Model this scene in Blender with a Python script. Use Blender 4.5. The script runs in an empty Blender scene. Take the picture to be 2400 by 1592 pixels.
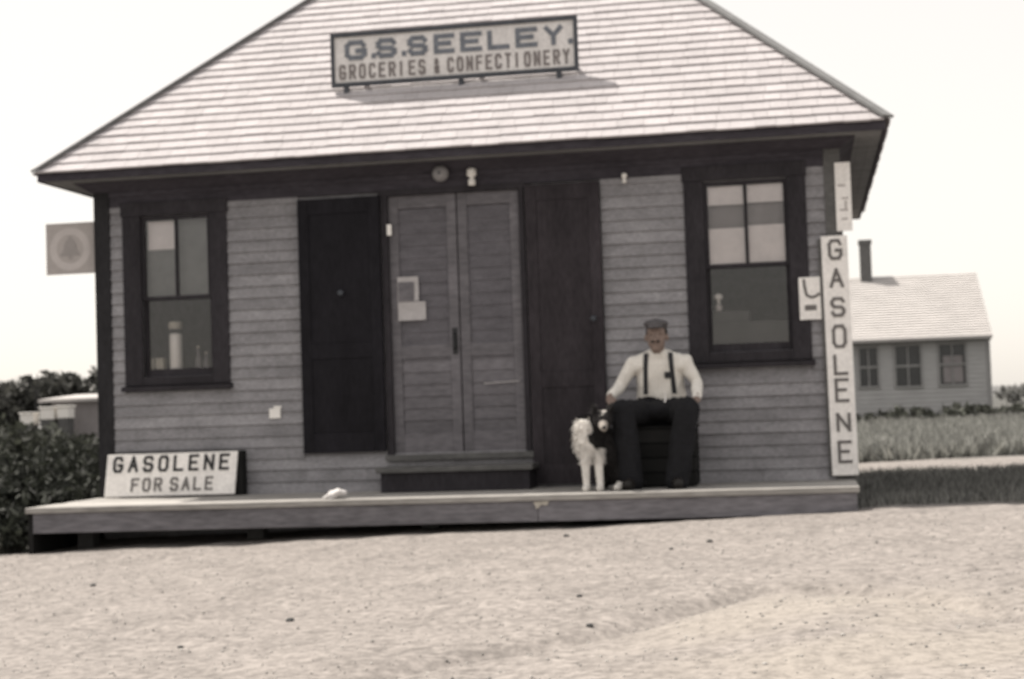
import bpy, bmesh, math, random
import numpy as np
from mathutils import Vector, Matrix
from mathutils.bvhtree import BVHTree
random.seed(7); rng = np.random.default_rng(7)
S = bpy.context.scene
COL = S.collection

# ------------------------------------------------------------------ camera
cam_d = bpy.data.cameras.new('camera'); cam = bpy.data.objects.new('camera', cam_d); COL.objects.link(cam)
def cam_axes(yaw, pitch, roll):
    cy, sy, cp, sp = math.cos(yaw), math.sin(yaw), math.cos(pitch), math.sin(pitch)
    f = Vector((-sy*cp, cy*cp, sp)); r = Vector((cy, sy, 0)); u = r.cross(f)
    c, s = math.cos(roll), math.sin(roll)
    return c*r + s*u, -s*r + c*u, f
r_, u_, f_ = cam_axes(math.radians(10.284), math.radians(2.516), math.radians(-1.929))
M = Matrix((r_, u_, -f_)).transposed().to_4x4(); M.translation = (2.7, -12.0, .577)
cam.matrix_world = M
cam_d.sensor_width = 36; cam_d.lens = 56.86; cam_d.clip_start = .05; cam_d.clip_end = 6000
cam_d.dof.use_dof = True; cam_d.dof.focus_distance = 2.2; cam_d.dof.aperture_fstop = 9.5   # soft old box camera
S.camera = cam

# ------------------------------------------------------------------ sky, sun, exposure
SUN = Vector((-.53, .21, 1.0)).normalized()                      # direction towards the sun
elev = math.asin(SUN.z); rot = math.atan2(SUN.x, SUN.y)
W = bpy.data.worlds.new('World'); S.world = W; W.use_nodes = True
nt = W.node_tree; bg = nt.nodes['Background']
sky = nt.nodes.new('ShaderNodeTexSky'); sky.sky_type = 'NISHITA'; sky.sun_disc = False
sky.sun_elevation = elev; sky.sun_rotation = rot % (2*math.pi); sky.dust_density = 2; sky.air_density = 1.0; sky.ozone_density = 1
bw = nt.nodes.new('ShaderNodeRGBToBW'); mx = nt.nodes.new('ShaderNodeMix'); mx.data_type = 'RGBA'; mx.blend_type = 'MULTIPLY'
mx.inputs['Factor'].default_value = 1; mx.inputs['B'].default_value = (1, .94, .868, 1)   # sepia toned overcast-white sky
nt.links.new(sky.outputs[0], bw.inputs[0]); pwn = nt.nodes.new('ShaderNodeMath'); pwn.operation = 'POWER'; pwn.inputs[1].default_value = .22; pwn2 = nt.nodes.new('ShaderNodeMath'); pwn2.operation = 'MULTIPLY'; pwn2.inputs[1].default_value = 2.85   # hazy, nearly even white sky
nt.links.new(bw.outputs[0], pwn.inputs[0]); nt.links.new(pwn.outputs[0], pwn2.inputs[0]); hs = nt.nodes.new('ShaderNodeMix'); hs.data_type = 'RGBA'; hs.inputs['Factor'].default_value = .10
dv = nt.nodes.new('ShaderNodeVectorMath'); dv.operation = 'DIVIDE'; nt.links.new(sky.outputs[0], dv.inputs[0]); nt.links.new(bw.outputs[0], dv.inputs[1])   # hue of the sky only
sc_ = nt.nodes.new('ShaderNodeVectorMath'); sc_.operation = 'SCALE'; nt.links.new(pwn2.outputs[0], sc_.inputs['Scale']); nt.links.new(dv.outputs[0], sc_.inputs[0])
nt.links.new(pwn2.outputs[0], hs.inputs['A']); nt.links.new(sc_.outputs[0], hs.inputs['B']); nt.links.new(hs.outputs['Result'], mx.inputs['A']); nt.links.new(mx.outputs['Result'], bg.inputs['Color'])
bg.inputs['Strength'].default_value = .15
sl = bpy.data.lights.new('sun', 'SUN'); sl.energy = 3.85; sl.angle = math.radians(.6); sl.color = (1, .94, .86)
so = bpy.data.objects.new('sun', sl); COL.objects.link(so); so.rotation_euler = SUN.to_track_quat('Z', 'Y').to_euler()
S.view_settings.view_transform = 'Standard'; S.view_settings.look = 'None'; S.view_settings.gamma = 1
S.view_settings.exposure = .88

# ------------------------------------------------------------------ materials
def mat(name, rgb, var=.25, scale=8., stretch=(1, 1, 1), rough=.85, bump=.15, island=.0, spec=.3, fine=0.):
    m = bpy.data.materials.new(name); m.use_nodes = True; t = m.node_tree; N = t.nodes; L = t.links
    b = N['Principled BSDF']; b.inputs['Roughness'].default_value = rough; b.inputs['Specular IOR Level'].default_value = spec
    tc = N.new('ShaderNodeTexCoord'); mp = N.new('ShaderNodeMapping'); mp.inputs['Scale'].default_value = stretch
    L.new(tc.outputs['Object'], mp.inputs['Vector'])
    n = N.new('ShaderNodeTexNoise'); n.inputs['Scale'].default_value = scale; n.inputs['Detail'].default_value = 8; n.inputs['Roughness'].default_value = .65
    L.new(mp.outputs[0], n.inputs['Vector'])
    val = N.new('ShaderNodeMapRange'); val.inputs['From Min'].default_value = .25; val.inputs['From Max'].default_value = .75
    val.inputs['To Min'].default_value = 1-var; val.inputs['To Max'].default_value = 1+var
    L.new(n.outputs['Fac'], val.inputs['Value']); fac = val.outputs[0]
    def times(a, bo):
        q = N.new('ShaderNodeMath'); q.operation = 'MULTIPLY'; L.new(a, q.inputs[0]); L.new(bo, q.inputs[1]); return q.outputs[0]
    if island:
        g = N.new('ShaderNodeNewGeometry'); v2 = N.new('ShaderNodeMapRange'); v2.inputs['To Min'].default_value = 1-island; v2.inputs['To Max'].default_value = 1+island
        L.new(g.outputs['Random Per Island'], v2.inputs['Value']); fac = times(fac, v2.outputs[0])
    if fine:
        n2 = N.new('ShaderNodeTexNoise'); n2.inputs['Scale'].default_value = scale*9; n2.inputs['Detail'].default_value = 4
        L.new(mp.outputs[0], n2.inputs['Vector']); v3 = N.new('ShaderNodeMapRange'); v3.inputs['From Min'].default_value = .3; v3.inputs['From Max'].default_value = .7
        v3.inputs['To Min'].default_value = 1-fine; v3.inputs['To Max'].default_value = 1+fine
        L.new(n2.outputs['Fac'], v3.inputs['Value']); fac = times(fac, v3.outputs[0])
    vm = N.new('ShaderNodeVectorMath'); vm.operation = 'SCALE'; vm.inputs[0].default_value = rgb; L.new(fac, vm.inputs['Scale'])
    L.new(vm.outputs[0], b.inputs['Base Color'])
    if bump:
        bp = N.new('ShaderNodeBump'); bp.inputs['Strength'].default_value = bump; bp.inputs['Distance'].default_value = .02
        L.new(n.outputs['Fac'], bp.inputs['Height']); L.new(bp.outputs[0], b.inputs['Normal'])
    return m
def leafmat(name, rgb, trans=.25):
    m = mat(name, rgb,   .35, 3., island=.65, bump=0, rough=.7)
    t = m.node_tree; b = t.nodes['Principled BSDF']; o = t.nodes['Material Output']
    tr = t.nodes.new('ShaderNodeBsdfTranslucent'); ms = t.nodes.new('ShaderNodeMixShader'); ms.inputs[0].default_value = trans
    src = b.inputs['Base Color'].links[0].from_socket
    t.links.new(src, tr.inputs['Color']); t.links.new(b.outputs[0], ms.inputs[1]); t.links.new(tr.outputs[0], ms.inputs[2]); t.links.new(ms.outputs[0], o.inputs['Surface'])
    return m
def glassmat():
    m = bpy.data.materials.new('window glass'); m.use_nodes = True; t = m.node_tree; N = t.nodes; L = t.links
    N.remove(N['Principled BSDF']); o = N['Material Output']
    tp = N.new('ShaderNodeBsdfTransparent'); tp.inputs[0].default_value = (.98, .975, .975, 1)
    gl = N.new('ShaderNodeBsdfGlossy'); gl.inputs['Roughness'].default_value = .03
    n = N.new('ShaderNodeTexNoise'); n.inputs['Scale'].default_value = 3; tc = N.new('ShaderNodeTexCoord'); L.new(tc.outputs['Object'], n.inputs['Vector'])
    bp = N.new('ShaderNodeBump'); bp.inputs['Strength'].default_value = .05; bp.inputs['Distance'].default_value = .03; L.new(n.outputs['Fac'], bp.inputs['Height']); L.new(bp.outputs[0], gl.inputs['Normal'])
    fr = N.new('ShaderNodeFresnel'); fr.inputs['IOR'].default_value = 1.5
    ms = N.new('ShaderNodeMixShader'); L.new(fr.outputs[0], ms.inputs[0]); L.new(tp.outputs[0], ms.inputs[1]); L.new(gl.outputs[0], ms.inputs[2]); L.new(ms.outputs[0], o.inputs['Surface'])
    return m
T = lambda v, w=.014: (v*(1+w), v, v*(1-w*1.2))                  # faintly warm grey
MT = dict(
    siding=mat('weathered grey clapboard paint', (.240, .234, .244), .26, 7, (.5, 1, 1), .8, .12, .12, fine=.18),
    dark_trim=mat('dark trim paint', (.035, .032, .036), .3, 6, (1, 1, .3), .6, .1, .12, fine=.2, spec=.08),
    corner=mat('dark corner paint', (.028, .027, .029), .3, 6, (1, 1, .3), .6, .1, fine=.2, spec=.08),
    trim=mat('grey trim paint', T(.11, .02), .25, 6, (.3, 1, 1), .7, .1, .1, fine=.2),
    frieze=mat('frieze paint with eave shade', (.058, .053, .062), .25, 6, (.3, 1, 1), .8, .1, .1, fine=.2, spec=.08),  # paint darkened to deepen the shadow under the eaves
    soffit=mat('soffit boards', T(.22, .01), .25, 6, (.3, 1, 1), .8, .1, .1, fine=.2),
    leaf_door=mat('black door leaf paint', (.014, .013, .016), .35, 5, (1, 1, .3), .5, .08, .15, fine=.2, spec=.08),
    leaf_door2=mat('brown black door leaf paint', (.038, .033, .037), .35, 5, (1, 1, .3), .6, .08, .15, fine=.2, spec=.08),
    door=mat('grey boarded door', (.135, .128, .138), .25, 5, (.3, 1, 1), .75, .1, .14, fine=.2),
    wire=mat('dark screen', (.115, .109, .120), .25, 20, (.3, 1, 1), .8, 0, fine=.2),
    shingle=mat('weathered cedar shingle', (.425, .400, .405), .10, 4, (1, 1, 1), .9, .08, .055, fine=.07),
    hip=mat('hip board grey', T(.17, .0), .25, 6, (1, 1, 1), .85, .1),
    under=mat('roof sheathing', T(.2), .2, 5),
    plank=mat('weathered plank', T(.30, .05), .25, 5, (.15, 1, 1), .85, .2, .2, fine=.2),
    fascia=mat('rough sawn fascia board', (.15, .144, .155), .35, 5, (.2, 1, 1), .9, .2, .15, fine=.25),
    post=mat('old post wood', T(.09), .3, 6),
    white=mat('white sign paint', (.84, .81, .78), .13, 4, bump=.03, rough=.7, fine=.10),
    signface=mat('roof sign paint', (.66, .635, .62), .16, 4, bump=.03, rough=.7, fine=.12),
    ink=mat('black lettering paint', (.022, .022, .024), .3, 30, bump=0, rough=.5),
    blueink=mat('blue grey lettering paint', (.15, .162, .185), .3, 20, bump=0, rough=.6, fine=.5),
    greyink=mat('faded brown lettering paint', (.19, .17, .165), .3, 20, bump=0, rough=.6, fine=.5),
    paleink=mat('worn grey lettering paint', (.16, .15, .145), .3, 20, bump=0, rough=.6, fine=.5),
    vink=mat('grey sign lettering paint', (.15, .14, .135), .3, 20, bump=0, rough=.6, fine=.5),
    frame=mat('dark sign frame', (.06, .065, .075), .3, 12, bump=.05, rough=.6),
    enamel=mat('grey enamel', (.40, .365, .35), .1, 8, bump=0, rough=.35, fine=.06),
    enamel_pale=mat('pale enamel ring', (.50, .46, .445), .1, 8, bump=0, rough=.35, fine=.06),
    enamel_dark=mat('dull enamel bell', (.31, .285, .275), .1, 8, bump=0, rough=.35, fine=.06),
    paper=mat('paper', (.80, .75, .735), .1, 9, bump=.02, rough=.9, fine=.05),
    greypaper=mat('grey shade cloth', (.27, .25, .25), .12, 9, bump=.02, rough=.9),
    pane_reflection=mat('grey for pane reflection', (.20, .205, .20), .15, 9, bump=.02, rough=.9),  # grey standing in for brightness reflected in the upper left sash
    papergrey=mat('faded notice paper', (.42, .40, .40), .15, 15, bump=.02, rough=.9, fine=.1),
    porcelain=mat('white porcelain', (.8, .77, .73), .05, 9, bump=0, rough=.25, spec=.5),
    dullglobe=mat('dull grey metal', (.24, .23, .23), .15, 12, bump=.03, rough=.5),
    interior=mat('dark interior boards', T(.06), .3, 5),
    tin=mat('carton', (.42, .39, .33), .2, 12, bump=0), dimglass=mat('dull bottle', (.16, .145, .15), .2, 9, bump=0, rough=.3),
    rag=mat('pale sacking', (.50, .48, .47), .2, 14, bump=.2, fine=.1),
    splinter=mat('fresh split wood', (.42, .39, .34), .3, 30, bump=.2),
    shirt=mat('white cotton shirt', (.72, .69, .64), .08, 12, bump=.12, rough=.9, fine=.06),
    trousers=mat('dark wool trousers', (.0105, .0105, .0125), .35, 14, bump=.2, rough=.95, fine=.2),
    leather=mat('black leather', (.015, .013, .012), .2, 20, rough=.5), braces=mat('dark braces', (.03, .03, .034), .2, 30, bump=0),
    skin=mat('tanned skin', (.215, .16, .135), .2, 25, bump=.05, rough=.6), cap=mat('grey cloth cap', (.10, .094, .098), .3, 25, bump=.1, fine=.25),
    hair=mat('dark hair', (.02, .017, .016), .3, 40),
    furdark=mat('dark fur', (.02, .018, .018), .5, 30, (1, 1, .4), .9, .5, fine=.4), furwhite=mat('white fur', (.68, .65, .61), .2, 30, (1, 1, .4), .95, .5, fine=.15),
    furtan=mat('tan fur', (.26, .235, .21), .4, 30, (1, 1, .4), .9, .5, fine=.3),
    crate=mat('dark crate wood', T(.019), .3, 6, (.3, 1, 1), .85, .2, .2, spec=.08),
    leaf=leafmat('dark shrub leaves', (.030, .033, .026)), leaf2=leafmat('shrub leaves', (.045, .048, .038)), leaf3=leafmat('hedge leaves', (.07, .073, .06)),
    paletree=leafmat('pale far leaves', (.2, .2, .19)), scrub=leafmat('far scrub leaves', (.06, .06, .054)), stem=mat('stems', T(.05), .3, 10),
    grass=leafmat('dry meadow grass', (.25, .25, .23), .3), grass2=leafmat('bank grass', (.17, .168, .155), .3), weed=leafmat('dark bank grass', (.06, .06, .05), .3),
    hwall=mat('neighbour house paint', T(.36, .01), .15, 2, (1, 1, 8), .8, .1), hroof=mat('pale shingle roof', (.40, .38, .368), .12, 1.5, (1, 1, 3), .9, .1, fine=.1),
    brick=mat('chimney brick', T(.12), .25, 6), hdark=mat('dark pane', (.03, .032, .034), .3, 3, bump=0, rough=.15, spec=.5), hframe=mat('window frame paint', T(.26), .1, 5),
    hives=mat('whitewash', (.75, .72, .68), .1, 5), stone=mat('dark field stone', T(.07), .3, 14, bump=.4), pebble=mat('pebbles', T(.24, .05), .2, 9, island=.45),
    glass=glassmat(),
)

# ------------------------------------------------------------------ mesh helpers
class MB:
    """collects shapes given in world coordinates, links them as ONE mesh object"""
    def __init__(s): s.v = []; s.f = []; s.mi = []
    def add(s, vs, fs, mi=0):
        o = len(s.v); s.v += [tuple(p) for p in vs]; s.f += [tuple(i+o for i in f) for f in fs]; s.mi += [mi]*len(fs); return s
    def hexa(s, p, mi=0):    # 8 points: bottom 4 ccw, top 4 ccw
        return s.add(p, [(3, 2, 1, 0), (4, 5, 6, 7), (0, 1, 5, 4), (1, 2, 6, 5), (2, 3, 7, 6), (3, 0, 4, 7)], mi)
    def box(s, x0, x1, y0, y1, z0, z1, mi=0):
        return s.hexa([(x0, y0, z0), (x1, y0, z0), (x1, y1, z0), (x0, y1, z0), (x0, y0, z1), (x1, y0, z1), (x1, y1, z1), (x0, y1, z1)], mi)
    def bar(s, a, b, w, h, up=(0, 0, 1), mi=0):
        a, b = Vector(a), Vector(b); d = (b-a).normalized(); sd = d.cross(Vector(up)).normalized()*w/2; u = sd.cross(d).normalized()*h/2
        return s.hexa([a-sd-u, a+sd-u, b+sd-u, b-sd-u, a-sd+u, a+sd+u, b+sd+u, b-sd+u], mi)
    def lathe(s, c, prof, n=20, axis='z', mi=0):
        c = Vector(c); vs = []; fs = []
        for r, h in prof:
            for k in range(n):
                a = 2*math.pi*k/n; p = (r*math.cos(a), r*math.sin(a), h)
                if axis == 'y': p = (r*math.cos(a), h, r*math.sin(a))
                vs.append(c+Vector(p))
        m = len(prof)
        for i in range(m-1):
            for k in range(n): fs.append((i*n+k, i*n+(k+1) % n, (i+1)*n+(k+1) % n, (i+1)*n+k))
        fs.append(tuple(range(n))[::-1]); fs.append(tuple((m-1)*n+k for k in range(n)))
        return s.add(vs, fs, mi)
    def tube(s, pts, rads, n=8, mi=0):
        vs = []; fs = []; P = [Vector(p) for p in pts]
        for i, p in enumerate(P):
            d = (P[min(i+1, len(P)-1)]-P[max(i-1, 0)]).normalized(); a = d.cross(Vector((.3, .9, .2))).normalized(); b = d.cross(a)
            for k in range(n):
                t = 2*math.pi*k/n; vs.append(p+(a*math.cos(t)+b*math.sin(t))*rads[i])
        for i in range(len(P)-1):
            for k in range(n): fs.append((i*n+k, i*n+(k+1) % n, (i+1)*n+(k+1) % n, (i+1)*n+k))
        fs.append(tuple(range(n))[::-1]); fs.append(tuple((len(P)-1)*n+k for k in range(n)))
        return s.add(vs, fs, mi)
    def build(s, name, mats, parent=None, at=None, smooth=False, bevel=0):
        org = Vector(at) if at is not None else (Vector(parent['_o']) if parent is not None else Vector((0, 0, 0)))
        me = bpy.data.meshes.new(name); me.from_pydata([tuple(Vector(p)-org) for p in s.v], [], s.f)
        for m in (mats if isinstance(mats, (list, tuple)) else [mats]): me.materials.append(m)
        me.polygons.foreach_set('material_index', s.mi); me.validate(); me.update()
        bm = bmesh.new(); bm.from_mesh(me); bmesh.ops.recalc_face_normals(bm, faces=bm.faces); bm.to_mesh(me); bm.free()
        if smooth: me.polygons.foreach_set('use_smooth', [True]*len(me.polygons))
        o = bpy.data.objects.new(name, me); COL.objects.link(o)
        if parent is not None: o.parent = parent
        else: o.location = org
        o['_o'] = tuple(org)
        if bevel:
            b = o.modifiers.new('bevel', 'BEVEL'); b.width = bevel; b.segments = 2; b.limit_method = 'ANGLE'
        return o
def tag(o, label=None, cat=None, group=None, kind=None):
    if label: o['label'] = label
    if cat: o['category'] = cat
    if group: o['group'] = group
    if kind: o['kind'] = kind
    return o
def thing(name, at, label, cat, group=None):
    o = bpy.data.objects.new(name, None); COL.objects.link(o); o.location = at; o['_o'] = tuple(at); o.empty_display_size = .1
    return tag(o, label, cat, group)
def part(name, mesh_mb, m, parent, **k): return mesh_mb.build(name, m, parent, **k)

# block letters as poly-lines on a unit cell
GL = {
 'G': [[(.95, .8), (.8, 1), (.2, 1), (0, .8), (0, .2), (.2, 0), (.8, 0), (1, .2), (1, .45), (.58, .45)]],
 'A': [[(0, 0), (.5, 1), (1, 0)], [(.2, .36), (.8, .36)]],
 'S': [[(1, .82), (.82, 1), (.18, 1), (0, .82), (0, .66), (.18, .52), (.82, .48), (1, .34), (1, .18), (.82, 0), (.18, 0), (0, .18)]],
 'O': [[(.2, 1), (0, .8), (0, .2), (.2, 0), (.8, 0), (1, .2), (1, .8), (.8, 1), (.2, 1)]],
 'L': [[(0, 1), (0, 0), (1, 0)]], 'E': [[(1, 1), (0, 1), (0, 0), (1, 0)], [(0, .52), (.8, .52)]],
 'F': [[(1, 1), (0, 1), (0, 0)], [(0, .52), (.8, .52)]], 'N': [[(0, 0), (0, 1), (1, 0), (1, 1)]],
 'R': [[(0, 0), (0, 1), (.8, 1), (1, .86), (1, .64), (.8, .5), (0, .5)], [(.5, .5), (1, 0)]],
 'Y': [[(0, 1), (.5, .5), (1, 1)], [(.5, .5), (.5, 0)]], 'C': [[(1, .78), (.8, 1), (.2, 1), (0, .8), (0, .2), (.2, 0), (.8, 0), (1, .22)]],
 'I': [[(.5, 1), (.5, 0)]], 'T': [[(0, 1), (1, 1)], [(.5, 1), (.5, 0)]],
 '&': [[(1, 0), (.15, .75), (.3, 1), (.6, 1), (.72, .78), (.05, .32), (.2, 0), (.6, 0), (1, .42)]], '.': [[(0, 0), (0, .09)]],
}
def letter(mb, ch, x, z, w, h, st, y, fr, dep=.004):
    """fr maps (u, v, depth) to world; (x,z) lower left in panel metres"""
    k = 0
    for pl in GL[ch]:
        for (a, b) in zip(pl, pl[1:]):
            A = Vector((x+a[0]*w, z+a[1]*h)); B = Vector((x+b[0]*w, z+b[1]*h)); d = (B-A)
            if d.length < 1e-6: continue
            d.normalize(); n = Vector((-d.y, d.x))*st/2; A -= d*st*.42; B += d*st*.42
            k += 1; yy = y-dep-k*.0004
            q = [A-n, B-n, B+n, A+n]
            mb.hexa([fr(p.x, p.y, y) for p in q]+[fr(p.x, p.y, yy) for p in q])
def flat(x0, z0, ang=0.):
    c, s = math.cos(ang), math.sin(ang)
    return lambda u, v, y: (x0+c*u-s*v, y, z0+s*u+c*v)

# ------------------------------------------------------------------ terrain
def smooth(a, b, t):
    t = np.clip((np.asarray(t, float)-a)/(b-a), 0, 1); return t*t*(3-2*t)
RUT = np.array([(1.0, -6.3), (1.39, -5.85), (1.86, -5.46), (2.16, -4.85), (2.43, -4.44), (2.73, -4.55), (3.08, -4.9), (3.5, -5.5)])
RUT2 = [np.array([(3.0, -4.2), (4.0, -3.9), (6.5, -3.6)]), np.array([(3.1, -5.0), (4.2, -4.6), (6.5, -4.35)]), np.array([(-3, -3.9), (-1, -4.5), (1.0, -6.2)]), np.array([(-3.5, -3.0), (-.5, -3.7), (1.2, -5.2)])]
def dist_poly(x, y, P):
    d = np.full(np.shape(x), 1e9)
    for a, b in zip(P, P[1:]):
        ab = b-a; t = np.clip(((x-a[0])*ab[0]+(y-a[1])*ab[1])/(ab@ab), 0, 1)
        d = np.minimum(d, np.hypot(x-a[0]-t*ab[0], y-a[1]-t*ab[1]))
    return d
_ph = rng.uniform(0, 6.28, (40, 2)); _fr = rng.normal(0, 1, (40, 2))
def wob(x, y, sc):
    v = np.zeros(np.shape(x))
    for i in range(20): v = v+np.sin(x*_fr[i, 0]*sc+y*_fr[i, 1]*sc+_ph[i, 0])
    return v/math.sqrt(20)*1.0
def ground(x, y):
    x = np.asarray(x, float); y = np.asarray(y, float)
    z = -.252+.027*np.clip(x, -4, 5)
    z = z+np.where(y < -1.2, .03*(y+1.2), 0)-.008*np.clip(y, 0, 9)
    z = z+.35*smooth(28, 40, y)+.2*smooth(40, 120, y)
    near = 1-smooth(8, 14, np.hypot(x-1, y+4))
    z = z+near*(.006*wob(x, y, 3)+.004*wob(y, x, 8)+.003*wob(x+3, y, 17))
    z = z+smooth(9, 13, y)*.03*wob(x, y, .7)
    d = dist_poly(x, y, RUT); ins = np.exp(-(((x-2.75)/.55)**2+((y+5.6)/.9)**2))
    z = z-.06*np.exp(-(d/.10)**2)+.05*ins
    for P2 in RUT2: z = z-.022*np.exp(-(dist_poly(x, y, P2)/.09)**2)*(.6+.4*wob(x, y, 2))
    # weedy bank rising left of the platform
    z = z+.12*smooth(-3.2, -5.5, x)*smooth(-2.6, -.5, y)*(1-smooth(6, 14, y))
    return z
def grassmask(x, y):
    w = .22*wob(x, y, 2.2)+.1*wob(y, x, 6)
    m = np.where(x > 1, smooth(-1.05, -.55, y+w*.5-.12*(x-3))*(1-smooth(5.0, 5.5, y+w)), 0)
    m = np.maximum(m, smooth(8.4, 9.2, y+w))
    left = smooth(-2.85, -3.25, x+.35*w)*smooth(-2.5, -1.9, y+w*.6-.25*np.clip(x+3, -3, 0)*-1)
    m = np.maximum(m, left); m = np.maximum(m, smooth(-4.5, -6.5, x+w))
    return m
def sandmask(x, y): return np.clip(np.exp(-(((x-2.8)/.8)**2+((y+5.7)/1.1)**2)**1.5)*1.2*(1+.35*wob(x, y, 4)+.25*wob(y, x, 11)), 0, 1)
xs = np.unique(np.round(np.concatenate([np.arange(-4.5, 6.5, .055), np.linspace(-30, -4.5, 60), np.linspace(6.5, 25, 50), -np.geomspace(30, 2500, 30), np.geomspace(25, 2500, 30)]), 3))
ys = np.unique(np.round(np.concatenate([np.arange(-8.5, 1., .055), np.arange(1, 10, .15), np.linspace(10, 45, 80), np.geomspace(45, 3000, 40), np.linspace(-40, -8.5, 30)]), 3))
X, Y = np.meshgrid(xs, ys); Z = ground(X, Y); nx, ny = len(xs), len(ys)
me = bpy.data.meshes.new('ground')
idx = np.arange(nx*ny).reshape(ny, nx)
quads = np.stack([idx[:-1, :-1], idx[:-1, 1:], idx[1:, 1:], idx[1:, :-1]], -1).reshape(-1, 4)
me.from_pydata(np.stack([X, Y, Z], -1).reshape(-1, 3).tolist(), [], quads.tolist())
me.polygons.foreach_set('use_smooth', [True]*len(me.polygons))
for nm, fn in (('grassy', grassmask), ('sandy', sandmask)):
    at = me.attributes.new(nm, 'FLOAT', 'POINT'); at.data.foreach_set('value', fn(X, Y).reshape(-1).astype(np.float32))
gm = mat('dirt yard and turf', (.212, .192, .178), .2, 2.5, bump=.4, rough=.95, fine=.24)
t = gm.node_tree; N = t.nodes; L = t.links; b = N['Principled BSDF']; src = b.inputs['Base Color'].links[0].from_socket
ag = N.new('ShaderNodeAttribute'); ag.attribute_name = 'grassy'; asn = N.new('ShaderNodeAttribute'); asn.attribute_name = 'sandy'
m1 = N.new('ShaderNodeMix'); m1.data_type = 'RGBA'; m1.inputs['B'].default_value = (.25, .226, .202, 1); L.new(asn.outputs['Fac'], m1.inputs['Factor']); L.new(src, m1.inputs['A'])
# speckle of grit and litter
tc = N.new('ShaderNodeTexCoord'); vo = N.new('ShaderNodeTexNoise'); vo.inputs['Scale'].default_value = 17; vo.inputs['Detail'].default_value = 5; vo.inputs['Roughness'].default_value = .8; L.new(tc.outputs['Object'], vo.inputs['Vector'])
mr = N.new('ShaderNodeMapRange'); mr.inputs['From Min'].default_value = .42; mr.inputs['From Max'].default_value = .70; mr.inputs['To Min'].default_value = 1.16; mr.inputs['To Max'].default_value = .58; L.new(vo.outputs['Fac'], mr.inputs['Value'])
vs_ = N.new('ShaderNodeVectorMath'); vs_.operation = 'SCALE'; L.new(m1.outputs['Result'], vs_.inputs[0]); L.new(mr.outputs[0], vs_.inputs['Scale'])
m2 = N.new('ShaderNodeMix'); m2.data_type = 'RGBA'; m2.inputs['B'].default_value = (.085, .084, .078, 1); L.new(ag.outputs['Fac'], m2.inputs['Factor']); L.new(vs_.outputs[0], m2.inputs['A']); L.new(m2.outputs['Result'], b.inputs['Base Color'])
me.materials.append(gm)
og = bpy.data.objects.new('ground', me); COL.objects.link(og); tag(og, kind='structure')
gz = lambda x, y: float(ground(x, y))

# low hills on the horizon
hb = MB(); n = 120; hv = []; hf = []
for i in range(n+1):
    a = math.radians(-75+150*i/n); r = 420; x, y = r*math.sin(a), r*math.cos(a)
    h = 2.6+1.6*math.sin(i*.21)+1.1*math.sin(i*.53+1)+.5*math.sin(i*1.7); hv += [(x*.9, y*.9, -1), (x, y, h), (x*1.2, y*1.2, h*.6), (x*1.5, y*1.5, -1)]
for i in range(n):
    for k in range(3): hf.append((4*i+k, 4*i+4+k, 4*i+5+k, 4*i+1+k))
hb.add(hv, hf); hl = hb.build('hills', mat('wooded hills', T(.13), .3, .05, bump=0), smooth=True); tag(hl, kind='structure')

# ------------------------------------------------------------------ the shop
XL, XR, YB, ZS = -2.79, 2.98, 5.04, 2.478          # wall corners, back wall, soffit height
EL, ER, EF, EB, ZE, PT = -3.12, 3.32, -.36, 5.4, 2.56, .95
shop = thing('shop_building', (0, 2.5, 0), 'small clapboard shop with hipped shingle roof behind wooden platform', 'shop building')
WIN = [(-2.42, -1.845, .935, 2.20, -2.57, -1.705, .825, 2.315), (2.0, 2.61, .955, 2.215, 1.855, 2.745, .835, 2.335)]
DOOR = (-.44, .64, .27, 2.25)
def cut(ints, a, b):
    out = []
    for p, q in ints:
        if b <= p or a >= q: out.append((p, q)); continue
        if a > p: out.append((p, a))
        if b < q: out.append((b, q))
    return out
wb = MB()
# sheathing round the openings (front), other three walls
zc = sorted({-.15, ZS, *[w[2] for w in WIN], *[w[3] for w in WIN], DOOR[2], DOOR[3]})
for z0, z1 in zip(zc, zc[1:]):
    ints = [(XL+.01, XR-.01)]; zm = (z0+z1)/2
    for w in WIN:
        if w[2] < zm < w[3]: ints = cut(ints, w[0], w[1])
    if DOOR[2] < zm < DOOR[3]: ints = cut(ints, DOOR[0], DOOR[1])
    for p, q in ints: wb.box(p, q, .0, .11, z0, z1)
wb.box(XL+.01, XL+.11, .11, YB-.01, -.15, ZS); wb.box(XR-.11, XR-.01, .11, YB-.01, -.15, ZS); wb.box(XL+.11, XR-.11, YB-.11, YB-.01, -.15, ZS)
wb.box(XL, XR, .0, YB-.02, -.75, -.151); wb.box(XL+.11, XR-.11, .11, YB-.11, -.15, .02)     # inside floor
E_ = .0895
def clap(f, a0, a1, z, jit):
    """one clapboard; f(a, out, z) -> world"""
    z0 = z+jit; z1 = z+E_+.012
    wb.hexa([f(a0, .0, z0), f(a1, .0, z0), f(a1, .024, z0), f(a0, .024, z0), f(a0, .0, z1), f(a1, .0, z1), f(a1, .009, z1), f(a0, .009, z1)])
z = .0
row = 0
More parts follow.
